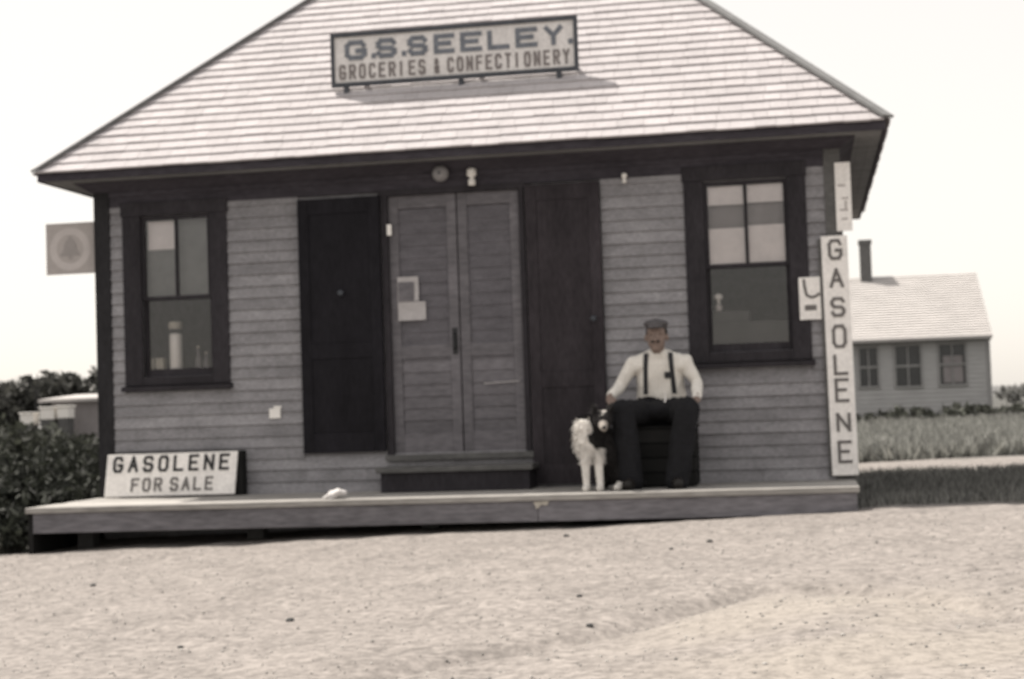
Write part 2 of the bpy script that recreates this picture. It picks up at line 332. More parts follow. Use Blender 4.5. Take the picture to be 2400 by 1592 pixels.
while z < ZS-.16:
    ints = [(XL+.0, XR-.0)]; a, c = z, z+E_
    for w in WIN:
        if c > w[6]+.01 and a < w[7]-.01: ints = cut(ints, w[4], w[5])
    if c > .3: ints = cut(ints, -1.125, 1.235)
    for p, q in ints:
        x = p
        while x < q-1e-3:
            ln = random.uniform(1.6, 3.6); e = min(q, x+ln)
            if q-e < .4: e = q
            clap(lambda s, o, zz: (s, -o*1.15, zz), x+.001, e-.001, z, random.uniform(-.003, .003)); x = e
    for side, fx in ((XL, -1), (XR, 1)):
        clap(lambda s, o, zz: (side+fx*(o-.01), s, zz), .0, YB, z, random.uniform(-.002, .002))
    z += E_; row += 1
walls = part('wall', wb, MT['siding'], shop)
for xa, xb, ya, yb in ((XL-.016, XL+.115, -.034, 0), (XR-.10, XR+.02, -.034, 0)):
    part('corner_board', MB().box(xa, xb, ya, yb, -.05, ZS-.001).box(xa, xa+.03, yb+.001, .1, -.05, ZS-.001) if xa < 0 else MB().box(xa, xb, ya, yb, -.05, ZS-.001), MT['corner'] if xa < 0 else MT['trim'], shop, bevel=.003)
mo = MB(); pr = lambda P0, P1, P2, Q0, Q1, Q2: mo.add([P0, P1, P2, Q0, Q1, Q2], [(0, 1, 2), (5, 4, 3), (0, 3, 4, 1), (1, 4, 5, 2), (2, 5, 3, 0)])
xa, xb, zt = XL-.02, XR+.022, ZS-.002
pr((xa, -.047, 2.405), (xa-.11, -.16, zt), (xa, -.047, zt), (xb, -.047, 2.405), (xb+.11, -.16, zt), (xb, -.047, zt))
pr((xa, -.046, 2.405), (xa-.11, -.159, zt), (xa, -.046, zt), (xa, YB, 2.405), (xa-.11, YB, zt), (xa, YB, zt))
pr((xb, -.046, 2.405), (xb+.11, -.159, zt), (xb, -.046, zt), (xb, YB, 2.405), (xb+.11, YB, zt), (xb, YB, zt))
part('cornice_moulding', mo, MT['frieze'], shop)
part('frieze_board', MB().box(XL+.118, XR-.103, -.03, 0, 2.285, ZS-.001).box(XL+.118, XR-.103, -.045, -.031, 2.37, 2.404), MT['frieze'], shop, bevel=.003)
# soffit and eave board
sf = MB()
for k in range(4):
    y0 = EF+.02+k*.085; sf.box(EL+.02, ER-.02, y0, y0+.083, ZS, ZS+.018)
for k in range(4):
    x0 = EL+.02+k*.082; sf.box(x0, x0+.08, .0, EB-.02, ZS, ZS+.018)
    x0 = XR+.0+k*.082; sf.box(x0, x0+.08, .0, EB-.02, ZS, ZS+.018)
sf.box(EL+.02, ER-.02, YB, EB-.02, ZS+.002, ZS+.016)
sf.box(XL, XR, 0, YB, ZS+.02, ZS+.03)
part('soffit', sf, MT['soffit'], shop)
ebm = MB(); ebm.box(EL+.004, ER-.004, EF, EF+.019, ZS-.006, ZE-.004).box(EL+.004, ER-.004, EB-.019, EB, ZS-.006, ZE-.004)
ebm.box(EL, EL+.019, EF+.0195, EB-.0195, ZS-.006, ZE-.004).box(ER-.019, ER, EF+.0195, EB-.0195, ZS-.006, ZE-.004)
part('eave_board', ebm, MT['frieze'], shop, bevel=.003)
# shingled hip roof
rb = MB(); KM = (EB-EF)/2
SP = math.hypot(1, PT)
def slope(A, B, nin):
    A, B = Vector((*A, ZE)), Vector((*B, ZE)); d = (B-A).normalized(); Ln = (B-A).length; nin = Vector((*nin, 0)); up = (nin+Vector((0, 0, PT)))/SP; nor = d.cross(up).normalized()
    if nor.z < 0: nor = -nor
    P = lambda a, k, o: A+d*a+(nin+Vector((0, 0, PT)))*k+nor*o
    rb.add([P(0, 0, -.001), P(Ln, 0, -.001), P(Ln-KM, KM, -.001), P(KM, KM, -.001)], [(0, 1, 2, 3)], 1)
    e = .112/SP; k = -.03; c = 0
    while k < KM-.02:
        kk = max(k, 0); a0, a1 = kk+.01, Ln-kk-.01; a = a0
        while a < a1-.01:
            w = random.uniform(.09, .21); q = min(a1, a+w); q = a1 if a1-q < .05 else q
            j = random.uniform(-.004, .004)/SP; k0 = k+j; k1 = min(k+e*1.12, KM)
            th = random.uniform(.015, .019)
            # clip to the hips at both ends
            lo = lambda kq, aa: min(max(aa, max(kq, 0)), Ln-max(kq, 0))
            v = [P(lo(k0, a+.001), k0, .001), P(lo(k0, q-.001), k0, .001), P(lo(k1, q-.001), k1, .001), P(lo(k1, a+.001), k1, .001),
                 P(lo(k0, a+.001), k0, th), P(lo(k0, q-.001), k0, th), P(lo(k1, q-.001), k1, .003), P(lo(k1, a+.001), k1, .003)]
            rb.hexa(v); a = q
        k += e; c += 1
slope((EL, EF), (ER, EF), (0, 1)); slope((ER, EF), (ER, EB), (-1, 0)); slope((ER, EB), (EL, EB), (0, -1)); slope((EL, EB), (EL, EF), (1, 0))
roof = part('roof', rb, [MT['shingle'], MT['under']], shop)
ap1, ap2 = Vector((EL+KM, EF+KM, ZE+PT*KM)), Vector((ER-KM, EF+KM, ZE+PT*KM))
for c_, a_ in (((EL, EF, ZE), ap1), ((EL, EB, ZE), ap1), ((ER, EF, ZE), ap2), ((ER, EB, ZE), ap2)):
    c_ = Vector(c_); dv = (a_-c_).normalized()
    part('hip_cap', MB().bar(c_-dv*.03+Vector((0, 0, .017)), a_+Vector((0, 0, .017)), .11, .02), MT['hip'], roof)
part('ridge_cap', MB().bar(ap1+Vector((-.05, 0, .04)), ap2+Vector((.05, 0, .04)), .1, .025), MT['hip'], roof)

# windows: casing (part) > sash, pane, sill, roller blind (sub-parts)
for i, (x0, x1, z0, z1, X0, X1, Z0, Z1) in enumerate(WIN):
    cs = MB(); yo = -.036
    cs.box(X0, x0, yo, .0, Z0+.045, Z1-.11).box(x1, X1, yo, .0, Z0+.045, Z1-.11).box(X0-.01, X1+.01, yo-.006, .0, Z1-.11+.001, Z1)
    cs.box(x0-.02, x0, .001, .11, z0, z1).box(x1, x1+.02, .001, .11, z0, z1).box(x0, x1, .001, .11, z1, z1+.02)
    cs.box(x0+.0005, x1-.0005, yo, .0, Z0+.045, z0-.002)
    w = part('window', cs, MT['dark_trim'], shop, bevel=.003)
    part('sill', MB().hexa([(X0-.02, -.075, Z0), (X1+.02, -.075, Z0), (X1+.02, .0, Z0), (X0-.02, .0, Z0), (X0-.02, -.075, Z0+.032), (X1+.02, -.075, Z0+.032), (X1+.02, .0, Z0+.044), (X0-.02, .0, Z0+.044)]), MT['dark_trim'], w, bevel=.003)
    zm = (1.54 if i == 0 else 1.578); s_ = .028
    up = MB(); y0, y1 = -.01, .022
    up.box(x0, x0+s_, y0, y1, zm, z1).box(x1-s_, x1, y0, y1, zm, z1).box(x0+s_, x1-s_, y0, y1, z1-s_, z1).box(x0+s_, x1-s_, y0, y1, zm, zm+.026).box((x0+x1)/2-.012, (x0+x1)/2+.012, y0+.004, y1-.004, zm+.026, z1-s_)
    part('sash', up, MT['dark_trim'], w); part('pane', MB().box(x0+s_, x1-s_, .004, .007, zm+.026, z1-s_), MT['glass'], w)
    lo = MB(); y0, y1 = .025, .055
    lo.box(x0, x0+s_, y0, y1, z0, zm+.03).box(x1-s_, x1, y0, y1, z0, zm+.03).box(x0+s_, x1-s_, y0, y1, z0, z0+.06).box(x0+s_, x1-s_, y0, y1, zm-.004, zm+.03)
    part('sash', lo, MT['dark_trim'], w); part('pane', MB().box(x0+s_, x1-s_, .038, .041, z0+.06, zm-.004), MT['glass'], w)
    if i == 0:
        part('roller_blind', MB().box(x0+.01, x1-.01, .065, .068, 1.56, z1-.005), MT['pane_reflection'], w)  # blind added to lighten the upper sash like a reflecting pane
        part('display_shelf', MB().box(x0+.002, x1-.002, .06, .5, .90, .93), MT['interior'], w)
    else:
        bl = MB(); xm = (x0+x1)/2
        for q in ((x0+.012, xm-.004, .026, .029, 2.045, z1-.03), (xm+.006, x1-.012, .027, .030, 2.052, z1-.028), (x0+.012, xm-.004, .026, .029, 1.60, 1.872), (xm+.006, x1-.012, .027, .030, 1.606, 1.884)):
            part('paper_blind', MB().box(*q), MT['paper'], w)
        part('roller_blind', MB().box(x0+.01, x1-.01, .066, .069, 1.62, z1-.004), MT['greypaper'], w)
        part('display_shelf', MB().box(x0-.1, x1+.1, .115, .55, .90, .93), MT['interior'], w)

# double door and its two folded-back outer leaves
dm = MB(); x0, x1, z0, z1 = DOOR; xm = .125
dm.box(x0-.02, x0+.03, -.034, .1, z0, z1).box(x1-.03, x1+.012, -.034, .1, z0, z1).box(x0-.04, x1+.03, -.038, .1, z1, z1+.045)
fr = part('door_frame', dm, MT['dark_trim'], shop)
part('threshold', MB().box(x0-.03, x1+.03, -.07, .1, z0-.045, z0), MT['trim'], shop, bevel=.004)
def door_leaf(xa, xb):
    d = MB(); st = .075
    d.box(xa, xa+st, .0, .04, z0, z1).box(xb-st, xb, .0, .04, z0, z1)
    for za, zb in ((z0, z0+.16), (1.0, 1.1), (z1-.1, z1)): d.box(xa+st, xb-st, .001, .039, za, zb)
    k = z0+.16
    while k < .999:
        e = min(k+.092, 1.0); d.hexa([(xa+st, .008, k), (xb-st, .008, k), (xb-st, .03, k), (xa+st, .03, k), (xa+st, .016, e), (xb-st, .016, e), (xb-st, .03, e), (xa+st, .03, e)]); k = e
    o = part('door', d, MT['door'], shop, bevel=.003)
    sc = MB(); k = 1.1
    while k < z1-.1-1e-3:
        e = min(k+.095, z1-.1); sc.hexa([(xa+st, .012, k), (xb-st, .012, k), (xb-st, .03, k), (xa+st, .03, k), (xa+st, .018, e), (xb-st, .018, e), (xb-st, .03, e), (xa+st, .03, e)]); k = e
    part('upper_panel', sc, MT['wire'], o)
    return o
dl = door_leaf(x0+.03, xm-.005); dr = door_leaf(xm+.005, x1-.03)
part('handle', MB().box(xm-.06, xm-.02, -.006, .0, 1.02, 1.22).tube([(xm-.04, -.006, 1.06), (xm-.04, -.04, 1.07), (xm-.04, -.04, 1.17), (xm-.04, -.006, 1.18)], [.008]*4), MT['ink'], dl)
part('push_bar', MB().bar((.30, -.012, .79), (.57, -.012, .80), .008, .008), MT['papergrey'], dr)
def shutter(xa, xb, za, zb, m, knob):
    d = MB(); st = .085; y0, y1 = -.062, -.026
    d.box(xa, xa+st, y0, y1, za, zb).box(xb-st, xb, y0, y1, za, zb)
    zz = [za, za+.15, za+.72, za+.84, zb-.12, zb]
    for q in (0, 2, 4): d.box(xa+st, xb-st, y0+.001, y1-.001, zz[q], zz[q+1])
    for q in (1, 3): d.box(xa+st, xb-st, y0+.007, y1-.004, zz[q], zz[q+1])
    o = part('outer_door', d, m, shop, bevel=.003)
    part('knob', MB().lathe((knob, y0, za+1.22), [(.0, -.05), (.02, -.046), (.024, -.03), (.012, -.018), (.01, 0)], 14, 'y'), MT['frame'], o, smooth=True)
    return o
shutter(-1.118, -.468, .30, 2.255, MT['leaf_door'], -.78)
shutter(.665, 1.228, .02, 2.268, MT['leaf_door2'], 1.16)
# step under the door
sb = MB(); sb.box(-.47, .71, -.38, -.03, .145, .185)
sp = part('doorstep', sb, MT['trim'], shop, bevel=.006)
part('riser', MB().box(-.44, .68, -.345, -.32, .002, .144).box(-.44, -.40, -.319, -.03, .002, .144).box(.64, .68, -.319, -.03, .002, .144), MT['dark_trim'], sp)

# ------------------------------------------------------------------ platform
pf = thing('wooden_platform', (0, -.6, -.2), 'long low plank platform with pale front edge along the shop front', 'platform')
yf = lambda x: -1.255+(x+2.82)*(.225/5.84)          # front edge, slightly out of square
pk = MB(); px0, px1 = -2.83, 3.015; rows = 7
for i in range(rows):
    a, c = i/rows, (i+1)/rows; x = px0
    cuts = [px0, random.uniform(-1.5, -.3), random.uniform(.6, 2), px1] if i < rows-1 else [px0, px1]
    for p, q in zip(cuts, cuts[1:]):
        y = lambda xx, s: -.026+(yf(xx)+.026)*s; dz = random.uniform(-.004, .0)
        p2, q2 = p+.002, q-.002; jl = random.uniform(-.015, .015) if p == px0 else 0
        pk.hexa([(p2+jl, y(p2, c)+.003, -.042), (q2, y(q2, c)+.003, -.042), (q2, y(q2, a)-.003, -.042), (p2+jl, y(p2, a)-.003, -.042), (p2+jl, y(p2, c)+.003, dz), (q2, y(q2, c)+.003, dz), (q2, y(q2, a)-.003, dz), (p2+jl, y(p2, a)-.003, dz)])
part('deck', pk, MT['plank'], pf, bevel=.005)
fb = MB(); f0 = lambda x: yf(x)+.022
for p, q in ((px0+.06, .86), (.863, px1-.02)):
    fb.hexa([(p, f0(p), -.185), (q, f0(q), -.185), (q, f0(q)+.035, -.185), (p, f0(p)+.035, -.185), (p, f0(p), -.043), (q, f0(q), -.043), (q, f0(q)+.035, -.043), (p, f0(p)+.035, -.043)])
part('front_board', fb, MT['fascia'], pf, bevel=.005)
part('end_board', MB().box(px0+.01, px0+.045, -1.2, -.002, -.4, -.043), MT['crate'], pf); part('end_board', MB().box(px1-.055, px1-.02, -.95, -.03, -.2, -.043), MT['fascia'], pf)  # left board added down to the ground to block sun, near-black as under-deck shade
for x in (-2.6, -1.3, 0., 1.3, 2.7):
    part('support_post', MB().box(x-.06, x+.06, yf(x)+.5, yf(x)+.62, gz(x, -1)-.1, -.043), MT['post'], pf)
part('splintered_patch', MB().add([(.83, yf(.9)+.014, -.05), (.94, yf(.9)+.014, -.045), (.925, yf(.9)+.014, -.075), (.89, yf(.9)+.014, -.07), (.85, yf(.9)+.014, -.1), (.845, yf(.9)+.014, -.075)]+[(.83, yf(.9)+.024, -.05), (.94, yf(.9)+.024, -.045), (.925, yf(.9)+.024, -.075), (.89, yf(.9)+.024, -.07), (.85, yf(.9)+.024, -.1), (.845, yf(.9)+.024, -.075)], [(0, 1, 2, 3, 4, 5)]+[(k, (k+1) % 6, 6+(k+1) % 6, 6+k) for k in range(6)]), MT['splinter'], pf)

# ------------------------------------------------------------------ signs
SY = .214
rs = thing('roof_sign', (.09, SY, 3.1), 'long framed shop name board standing on legs on the shingle roof', 'sign board')
sx0, sx1, sz0, sz1 = -.89, 1.074, 3.168, 3.592
part('board', MB().box(sx0+.02, sx1-.02, SY, SY+.02, sz0+.02, sz1-.02), MT['signface'], rs)
part('frame', MB().box(sx0, sx1, SY-.016, SY+.026, sz0, sz0+.03).box(sx0, sx1, SY-.016, SY+.026, sz1-.03, sz1).box(sx0, sx0+.028, SY-.0155, SY+.0255, sz0+.0305, sz1-.0305).box(sx1-.028, sx1, SY-.0155, SY+.0255, sz0+.0305, sz1-.0305), MT['frame'], rs)
for x in (-.775, .15, .92):
    zr = ZE+PT*(SY-EF)
    part('leg', MB().box(x-.018, x+.018, SY-.008, SY+.03, zr-.02, sz0-.001), MT['frame'], rs)
    part('brace', MB().bar((x, SY+.03, sz1-.08), (x, SY+.27, ZE+PT*(SY+.27-EF)+.005), .03, .03), MT['frame'], rs)
pw, ph = sx1-sx0, sz1-sz0; F = flat(sx0, sz0)
l1 = MB(); CR = lambda px: (px-110)/2160*pw; CZ = lambda fr_: (1-fr_)*ph
for ch, a, b_ in (('G', 235, 432), ('.', 472, 472), ('S', 515, 695), ('.', 742, 742), ('S', 795, 970), ('E', 1025, 1210), ('E', 1258, 1450), ('L', 1495, 1690), ('E', 1738, 1930), ('Y', 1985, 2145), ('.', 2190, 2190)):
    st = .036; letter(l1, ch, CR(a)+st/2, CZ(.515)+st/2, CR(b_)-CR(a)-st if b_ > a else .01, .155-st, st, SY-.001, F)
part('name_lettering', l1, MT['blueink'], rs)
txt = ['GROCERIES', '&', 'CONFECTIONERY']; spans = [(170, 965), (1015, 1085), (1130, 2215)]
for wd, (a, b_) in zip(txt, spans):
    l2 = MB(); n = len(wd); pit = (CR(b_)-CR(a))/n
    for i, ch in enumerate(wd):
        st = .018; wl = pit*.70-st if ch != 'I' else pit*.5-st
        letter(l2, ch, CR(a)+i*pit+st/2+pit*.1, CZ(.87)+st/2, max(wl, .01), .118-st, st, SY-.001, F)
    part('trade_lettering', l2, MT['greyink'], rs)

gy = -.075
gs = thing('gasolene_sign', (2.95, gy, .05), 'tall narrow white board reading GASOLENE downwards at the right corner of the shop', 'sign')
ga = math.radians(.4)
Fg = flat(2.852, .03, ga)
def panel(mb, w, h, y0, y1, F, off=(0, 0)):
    q = [(off[0], off[1]), (off[0]+w, off[1]), (off[0]+w, off[1]+h), (off[0], off[1]+h)]
    return mb.hexa([F(u, v, y1) for u, v in q]+[F(u, v, y0) for u, v in q])
part('board', panel(MB(), .187, 1.735, gy, gy+.022, Fg), MT['white'], gs, bevel=.003)
part('backing_post', panel(MB(), .06, 1.72, gy+.023, gy+.05, Fg, (-.022, 0)), MT['trim'], gs)
gl = MB(); hs = [(165, 265), (305, 400), (445, 540), (577, 690), (720, 820), (835, 950), (1000, 1092), (1133, 1242)]
for ch, (a, b_) in zip('GASOLENE', hs):
    zt = 1.735*(1-(a-148)/(1300-148)); zb = 1.735*(1-(b_-148)/(1300-148)); st = .022
    letter(gl, ch, .046+st/2, zb+st/2, .103-st, zt-zb-st, st, gy-.0005, Fg)
part('lettering', gl, MT['vink'], gs)

ns = thing('narrow_sign', (3.01, -.05, 1.8), 'narrow faded pale strip sign above the tall GASOLENE board', 'sign')
part('board', MB().box(2.958, 3.07, -.05, -.035, 1.80, 2.30), MT['white'], ns)
for za, xa, xb in ((2.125, 2.975, 3.03), (2.03, 3.0, 3.05), (1.945, 2.985, 3.045), (1.88, 2.995, 3.04)): part('faded_mark', MB().box(xa, xb, -.0512, -.0502, za, za+.014), MT['enamel'], ns)
part('faded_mark', MB().box(3.022, 3.036, -.0512, -.0502, 1.96, 2.02), MT['enamel'], ns)

qs = thing('square_sign', (2.75, -.05, 1.16), 'small square white sign with a dark hook and bar left of the tall board', 'sign')
part('board', MB().box(2.668, 2.832, -.05, -.036, 1.165, 1.475), MT['white'], qs, bevel=.002)
q = MB(); pts = [(2.705, 1.455), (2.71, 1.40), (2.722, 1.345), (2.755, 1.325), (2.79, 1.335), (2.818, 1.355)]
for k, (a, b_) in enumerate(zip(pts, pts[1:])): q.bar((a[0], -.0515-.0003*k, a[1]), (b_[0], -.0515-.0003*k, b_[1]), .003, .02, (0, 0, 1)) if abs(a[0]-b_[0]) > abs(a[1]-b_[1]) else q.bar((a[0], -.0515-.0003*k, a[1]+.006), (b_[0], -.0515-.0003*k, b_[1]-.006), .02, .003, (0, 1, 0))
part('hook', q, MT['vink'], qs); q = MB()
q.box(2.705, 2.79, -.0525, -.0505, 1.232, 1.272); part('bar', q, MT['vink'], qs)

bs = thing('square_enamel_sign', (-3.04, .06, 1.78), 'grey square enamel sign with a ringed bell emblem projecting from the left corner', 'sign')
part('plate', MB().box(-3.255, -2.845, .05, .058, 1.785, 2.195), MT['enamel'], bs)
ring = MB(); cx, czz = -3.05, 1.985; n = 48
for k in range(n):
    a, c = 2*math.pi*k/n, 2*math.pi*(k+1)/n
    P_ = lambda r, t, y: (cx+r*math.cos(t), y, czz+r*math.sin(t))
    ring.hexa([P_(.115, a, .0505), P_(.172, a, .0505), P_(.172, c, .0505), P_(.115, c, .0505), P_(.115, a, .0485), P_(.172, a, .0485), P_(.172, c, .0485), P_(.115, c, .0485)])
part('ring', ring, MT['enamel_pale'], bs)
bell = [(-.085, -.055), (.085, -.055), (.085, -.04), (.06, -.015), (.05, .04), (.03, .075), (.012, .085), (.012, .1), (-.012, .1), (-.012, .085), (-.03, .075), (-.05, .04), (-.06, -.015), (-.085, -.04)]
nb = len(bell); bb = MB().add([(cx+a, .0495, czz+b_) for a, b_ in bell]+[(cx+a, .047, czz+b_) for a, b_ in bell], [tuple(range(nb)), tuple(range(nb, 2*nb))[::-1]]+[(k, (k+1) % nb, nb+(k+1) % nb, nb+k) for k in range(nb)])
bb.lathe((cx, .0495, czz-.068), [(.016, 0), (.016, -.003)], 12, 'y')
part('bell_emblem', bb, MT['enamel_dark'], bs)
part('bracket', MB().box(-2.845, -2.80, .051, .057, 2.1, 2.12), MT['frame'], bs); part('bracket', MB().box(-2.845, -2.80, .051, .057, 1.86, 1.88), MT['frame'], bs)

fs_ = thing('gasolene_for_sale_board', (-2.15, -.2, 0), 'wide white board reading GASOLENE FOR SALE standing on the platform under the left window', 'sign')
lean = .10; fw_, fh = 1.06, .325
def Ff(u, v, y): return (-2.695+u+.022*v/.3, -.20+v*lean+y, .012+v*1.0+u*.002)
part('board', MB().hexa([Ff(0, 0, .018), Ff(fw_, 0, .018), Ff(fw_, fh, .018), Ff(.0, fh, .018), Ff(0, 0, 0), Ff(fw_, 0, 0), Ff(fw_, fh, 0), Ff(.0, fh, 0)]), MT['white'], fs_, bevel=.002)
l3 = MB()
for i, ch in enumerate('GASOLENE'):
    st = .021; letter(l3, ch, .055+i*.1235+st/2, .185+st/2, .083-st, .125-st, st, -.001, Ff)
part('upper_lettering', l3, MT['ink'], fs_)
for wd, xx in (('FOR', .215), ('SALE', .535)):
    l3 = MB()
    for i, ch in enumerate(wd):
        st = .017; letter(l3, ch, xx+i*.094+st/2, .035+st/2, .066-st, .105-st, st, -.001, Ff)
    part('lower_lettering', l3, MT['paleink'], fs_)
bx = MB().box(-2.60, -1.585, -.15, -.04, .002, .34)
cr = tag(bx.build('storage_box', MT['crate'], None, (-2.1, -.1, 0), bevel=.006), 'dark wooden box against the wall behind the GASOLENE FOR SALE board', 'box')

# ------------------------------------------------------------------ small things on the front
def solo(mb, name, m, at, label, cat, **k): return tag(mb.build(name, m, None, at, **k), label, cat)
solo(MB().box(-1.396, -1.305, -.037, -.026, .578, .655).box(-1.36, -1.296, -.0375, -.0265, .6555, .674), 'wall_tag', MT['porcelain'], (-1.35, -.03, .62), 'small bright white tag nailed to the clapboards left of the dark door leaf', 'tag', bevel=.003)
gb = thing('gong', (.04, -.12, 2.385), 'round dull grey gong mounted above the door', 'gong')
part('dome', MB().lathe((.038, -.118, 2.385), [(.063, 0), (.063, -.01), (.055, -.03), (.035, -.045), (.008, -.052)], 24, 'y'), MT['dullglobe'], gb, smooth=True); part('boss', MB().lathe((.038, -.170, 2.385), [(.01, 0), (.009, -.01), (.004, -.014)], 12, 'y'), MT['frame'], gb)
part('mount', MB().box(.01, .066, -.117, -.032, 2.36, 2.40), MT['frame'], gb)
def insulator(x, z, s, label):
    t_ = thing('wire_insulator', (x, -.05, z), label, 'insulator', None)
    part('body', MB().lathe((x, -.075, z), [(.018*s, -.06*s), (.026*s, -.055*s), (.026*s, -.02*s), (.016*s, -.012*s), (.016*s, 0), (.034*s, .008*s), (.034*s, .05*s), (.02*s, .062*s)], 16), MT['porcelain'], t_, smooth=True)
    part('bracket', MB().box(x-.008, x+.008, -.07, -.031, z-.006, z+.006), MT['frame'], t_)
insulator(.268, 2.352, 1.1, 'white porcelain wire insulator above the door right of the gong')
insulator(1.425, 2.275, .6, 'tiny pale insulator on the frieze right of the brown black door leaf')
def sheet(x0, x1, z0, z1, y, curl=.006, n=5):
    m_ = MB(); vs = []; fs = []
    for i in range(n+1):
        for k in (0, 1): vs.append((x0 if k == 0 else x1, y-curl*abs(i/n-.5)**2*4-random.uniform(0, .001), z0+(z1-z0)*i/n))
    vs2 = [(a, b_+.0015, c) for a, b_, c in vs]; m2_ = len(vs)
    for i in range(n): fs += [(2*i, 2*i+1, 2*i+3, 2*i+2), (m2_+2*i, m2_+2*i+2, m2_+2*i+3, m2_+2*i+1), (2*i, 2*i+2, m2_+2*i+2, m2_+2*i), (2*i+1, m2_+2*i+1, m2_+2*i+3, 2*i+3)]
    fs += [(0, m2_, m2_+1, 1), (2*n, 2*n+1, m2_+2*n+1, m2_+2*n)]
    return m_.add(vs, fs)
nt1 = thing('door_notice', (-.27, -.01, 1.52), 'pale notice with a dark picture pinned on the left door above another sheet', 'notice')
part('sheet', sheet(-.352, -.187, 1.437, 1.625, -.006), MT['papergrey'], nt1); part('picture', MB().box(-.345, -.222, -.0135, -.0125, 1.44, 1.585), MT['door'], nt1)
solo(sheet(-.352, -.135, 1.29, 1.432, -.007), 'paper_notice', MT['papergrey'], (-.24, -.01, 1.36), 'plain pale sheet pinned on the left door below the picture notice', 'notice')
solo(MB().box(-.413, -.377, -.046, -.0405, 1.945, 2.03), 'door_label', MT['porcelain'], (-.395, -.04, 1.99), 'tiny upright white label on the left door jamb', 'label', bevel=.002)
# left window goods
solo(sheet(-2.388, -2.168, 1.94, 2.165, .052, .002), 'window_card', MT['paper'], (-2.28, .05, 2.05), 'pale card hanging inside the upper left pane of the left window', 'card')
bt = thing('tall_bottle', (-2.2, .105, .93), 'tall white bottle with dark neck band in the left window', 'bottle')
part('body', MB().lathe((-2.2, .105, .93), [(.046, 0), (.05, .01), (.05, .33), (.046, .345)], 20), MT['porcelain'], bt, smooth=True)
part('neck_band', MB().lathe((-2.2, .105, 1.275), [(.05, 0), (.044, .02), (.044, .035)], 20), MT['ink'], bt); part('cap', MB().lathe((-2.2, .105, 1.31), [(.044, 0), (.054, .01), (.054, .05), (.045, .06)], 20), MT['tin'], bt, smooth=True)
cb = thing('striped_carton', (-2.39, .2, .93), 'small striped pale carton at the left end of the left window', 'carton')
part('box', MB().box(-2.485, -2.30, .08, .16, .932, 1.085), MT['tin'], cb, bevel=.003); part('stripes', MB().box(-2.447, -2.432, .078, .0795, .935, 1.08).box(-2.375, -2.362, .078, .0795, .935, 1.08), MT['ink'], cb)
for x, h, lb in ((-2.02, .24, 'taller dull bottle right of the white bottle in the left window'), (-1.955, .19, 'shorter dull bottle at the right end of the left window')):
    b_ = thing('bottle', (x, .12, .93), lb, 'bottle')
    part('body', MB().lathe((x, .12, .931), [(.022, 0), (.024, .01), (.024, h*.55), (.011, h*.72), (.010, h*.93)], 16), MT['dimglass'], b_, smooth=True); part('cap', MB().lathe((x, .12, .931+h*.93), [(.012, 0), (.012, h*.07)], 12), MT['tin'], b_)
# right window goods
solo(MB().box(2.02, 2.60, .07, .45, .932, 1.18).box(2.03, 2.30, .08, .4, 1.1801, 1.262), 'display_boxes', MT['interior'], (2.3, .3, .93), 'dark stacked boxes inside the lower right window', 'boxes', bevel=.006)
jr = thing('white_jar', (2.09, .22, 1.263), 'small white jar with pale knob lid inside the right window', 'jar')
part('body', MB().lathe((2.075, .12, 1.263), [(.018, 0), (.028, .012), (.028, .04), (.014, .055)], 16), MT['enamel_pale'], jr, smooth=True); part('lid', MB().lathe((2.075, .12, 1.319), [(.014, .0), (.012, .03), (.032, .038), (.034, .062), (.014, .078)], 16), MT['porcelain'], jr, smooth=True)

# crumpled sacking on the platform
def lump(c, r, seed, mat_, name, label, cat, sq=1., sub=4):
    bm = bmesh.new(); bmesh.ops.create_icosphere(bm, subdivisions=sub, radius=1); rr = np.random.default_rng(seed); A = rr.normal(0, 1.6, (14, 3)); p = rr.uniform(0, 6, 14)
    for v in bm.verts:
        d = v.co.normalized(); k = 1+.11*sum(math.sin(d.dot(Vector(A[i]))*1.6+p[i]) for i in range(14))/2.2
        v.co = Vector((d.x*r[0]*k, d.y*r[1]*k, max(d.z*r[2]*k, -r[2]*.35)*sq))
    m_ = bpy.data.meshes.new(name); bm.to_mesh(m_); bm.free(); m_.materials.append(mat_); m_.polygons.foreach_set('use_smooth', [True]*len(m_.polygons))
    o = bpy.data.objects.new(name, m_); COL.objects.link(o); o.location = c; o['_o'] = tuple(c); return tag(o, label, cat)
lump((-.60, -1.0, .02), (.09, .06, .045), 3, MT['rag'], 'crumpled_sack', 'pale crumpled sack lying on the platform left of the doorstep', 'sack')
bpy.data.objects['crumpled_sack'].rotation_euler = (0, -.25, 0)

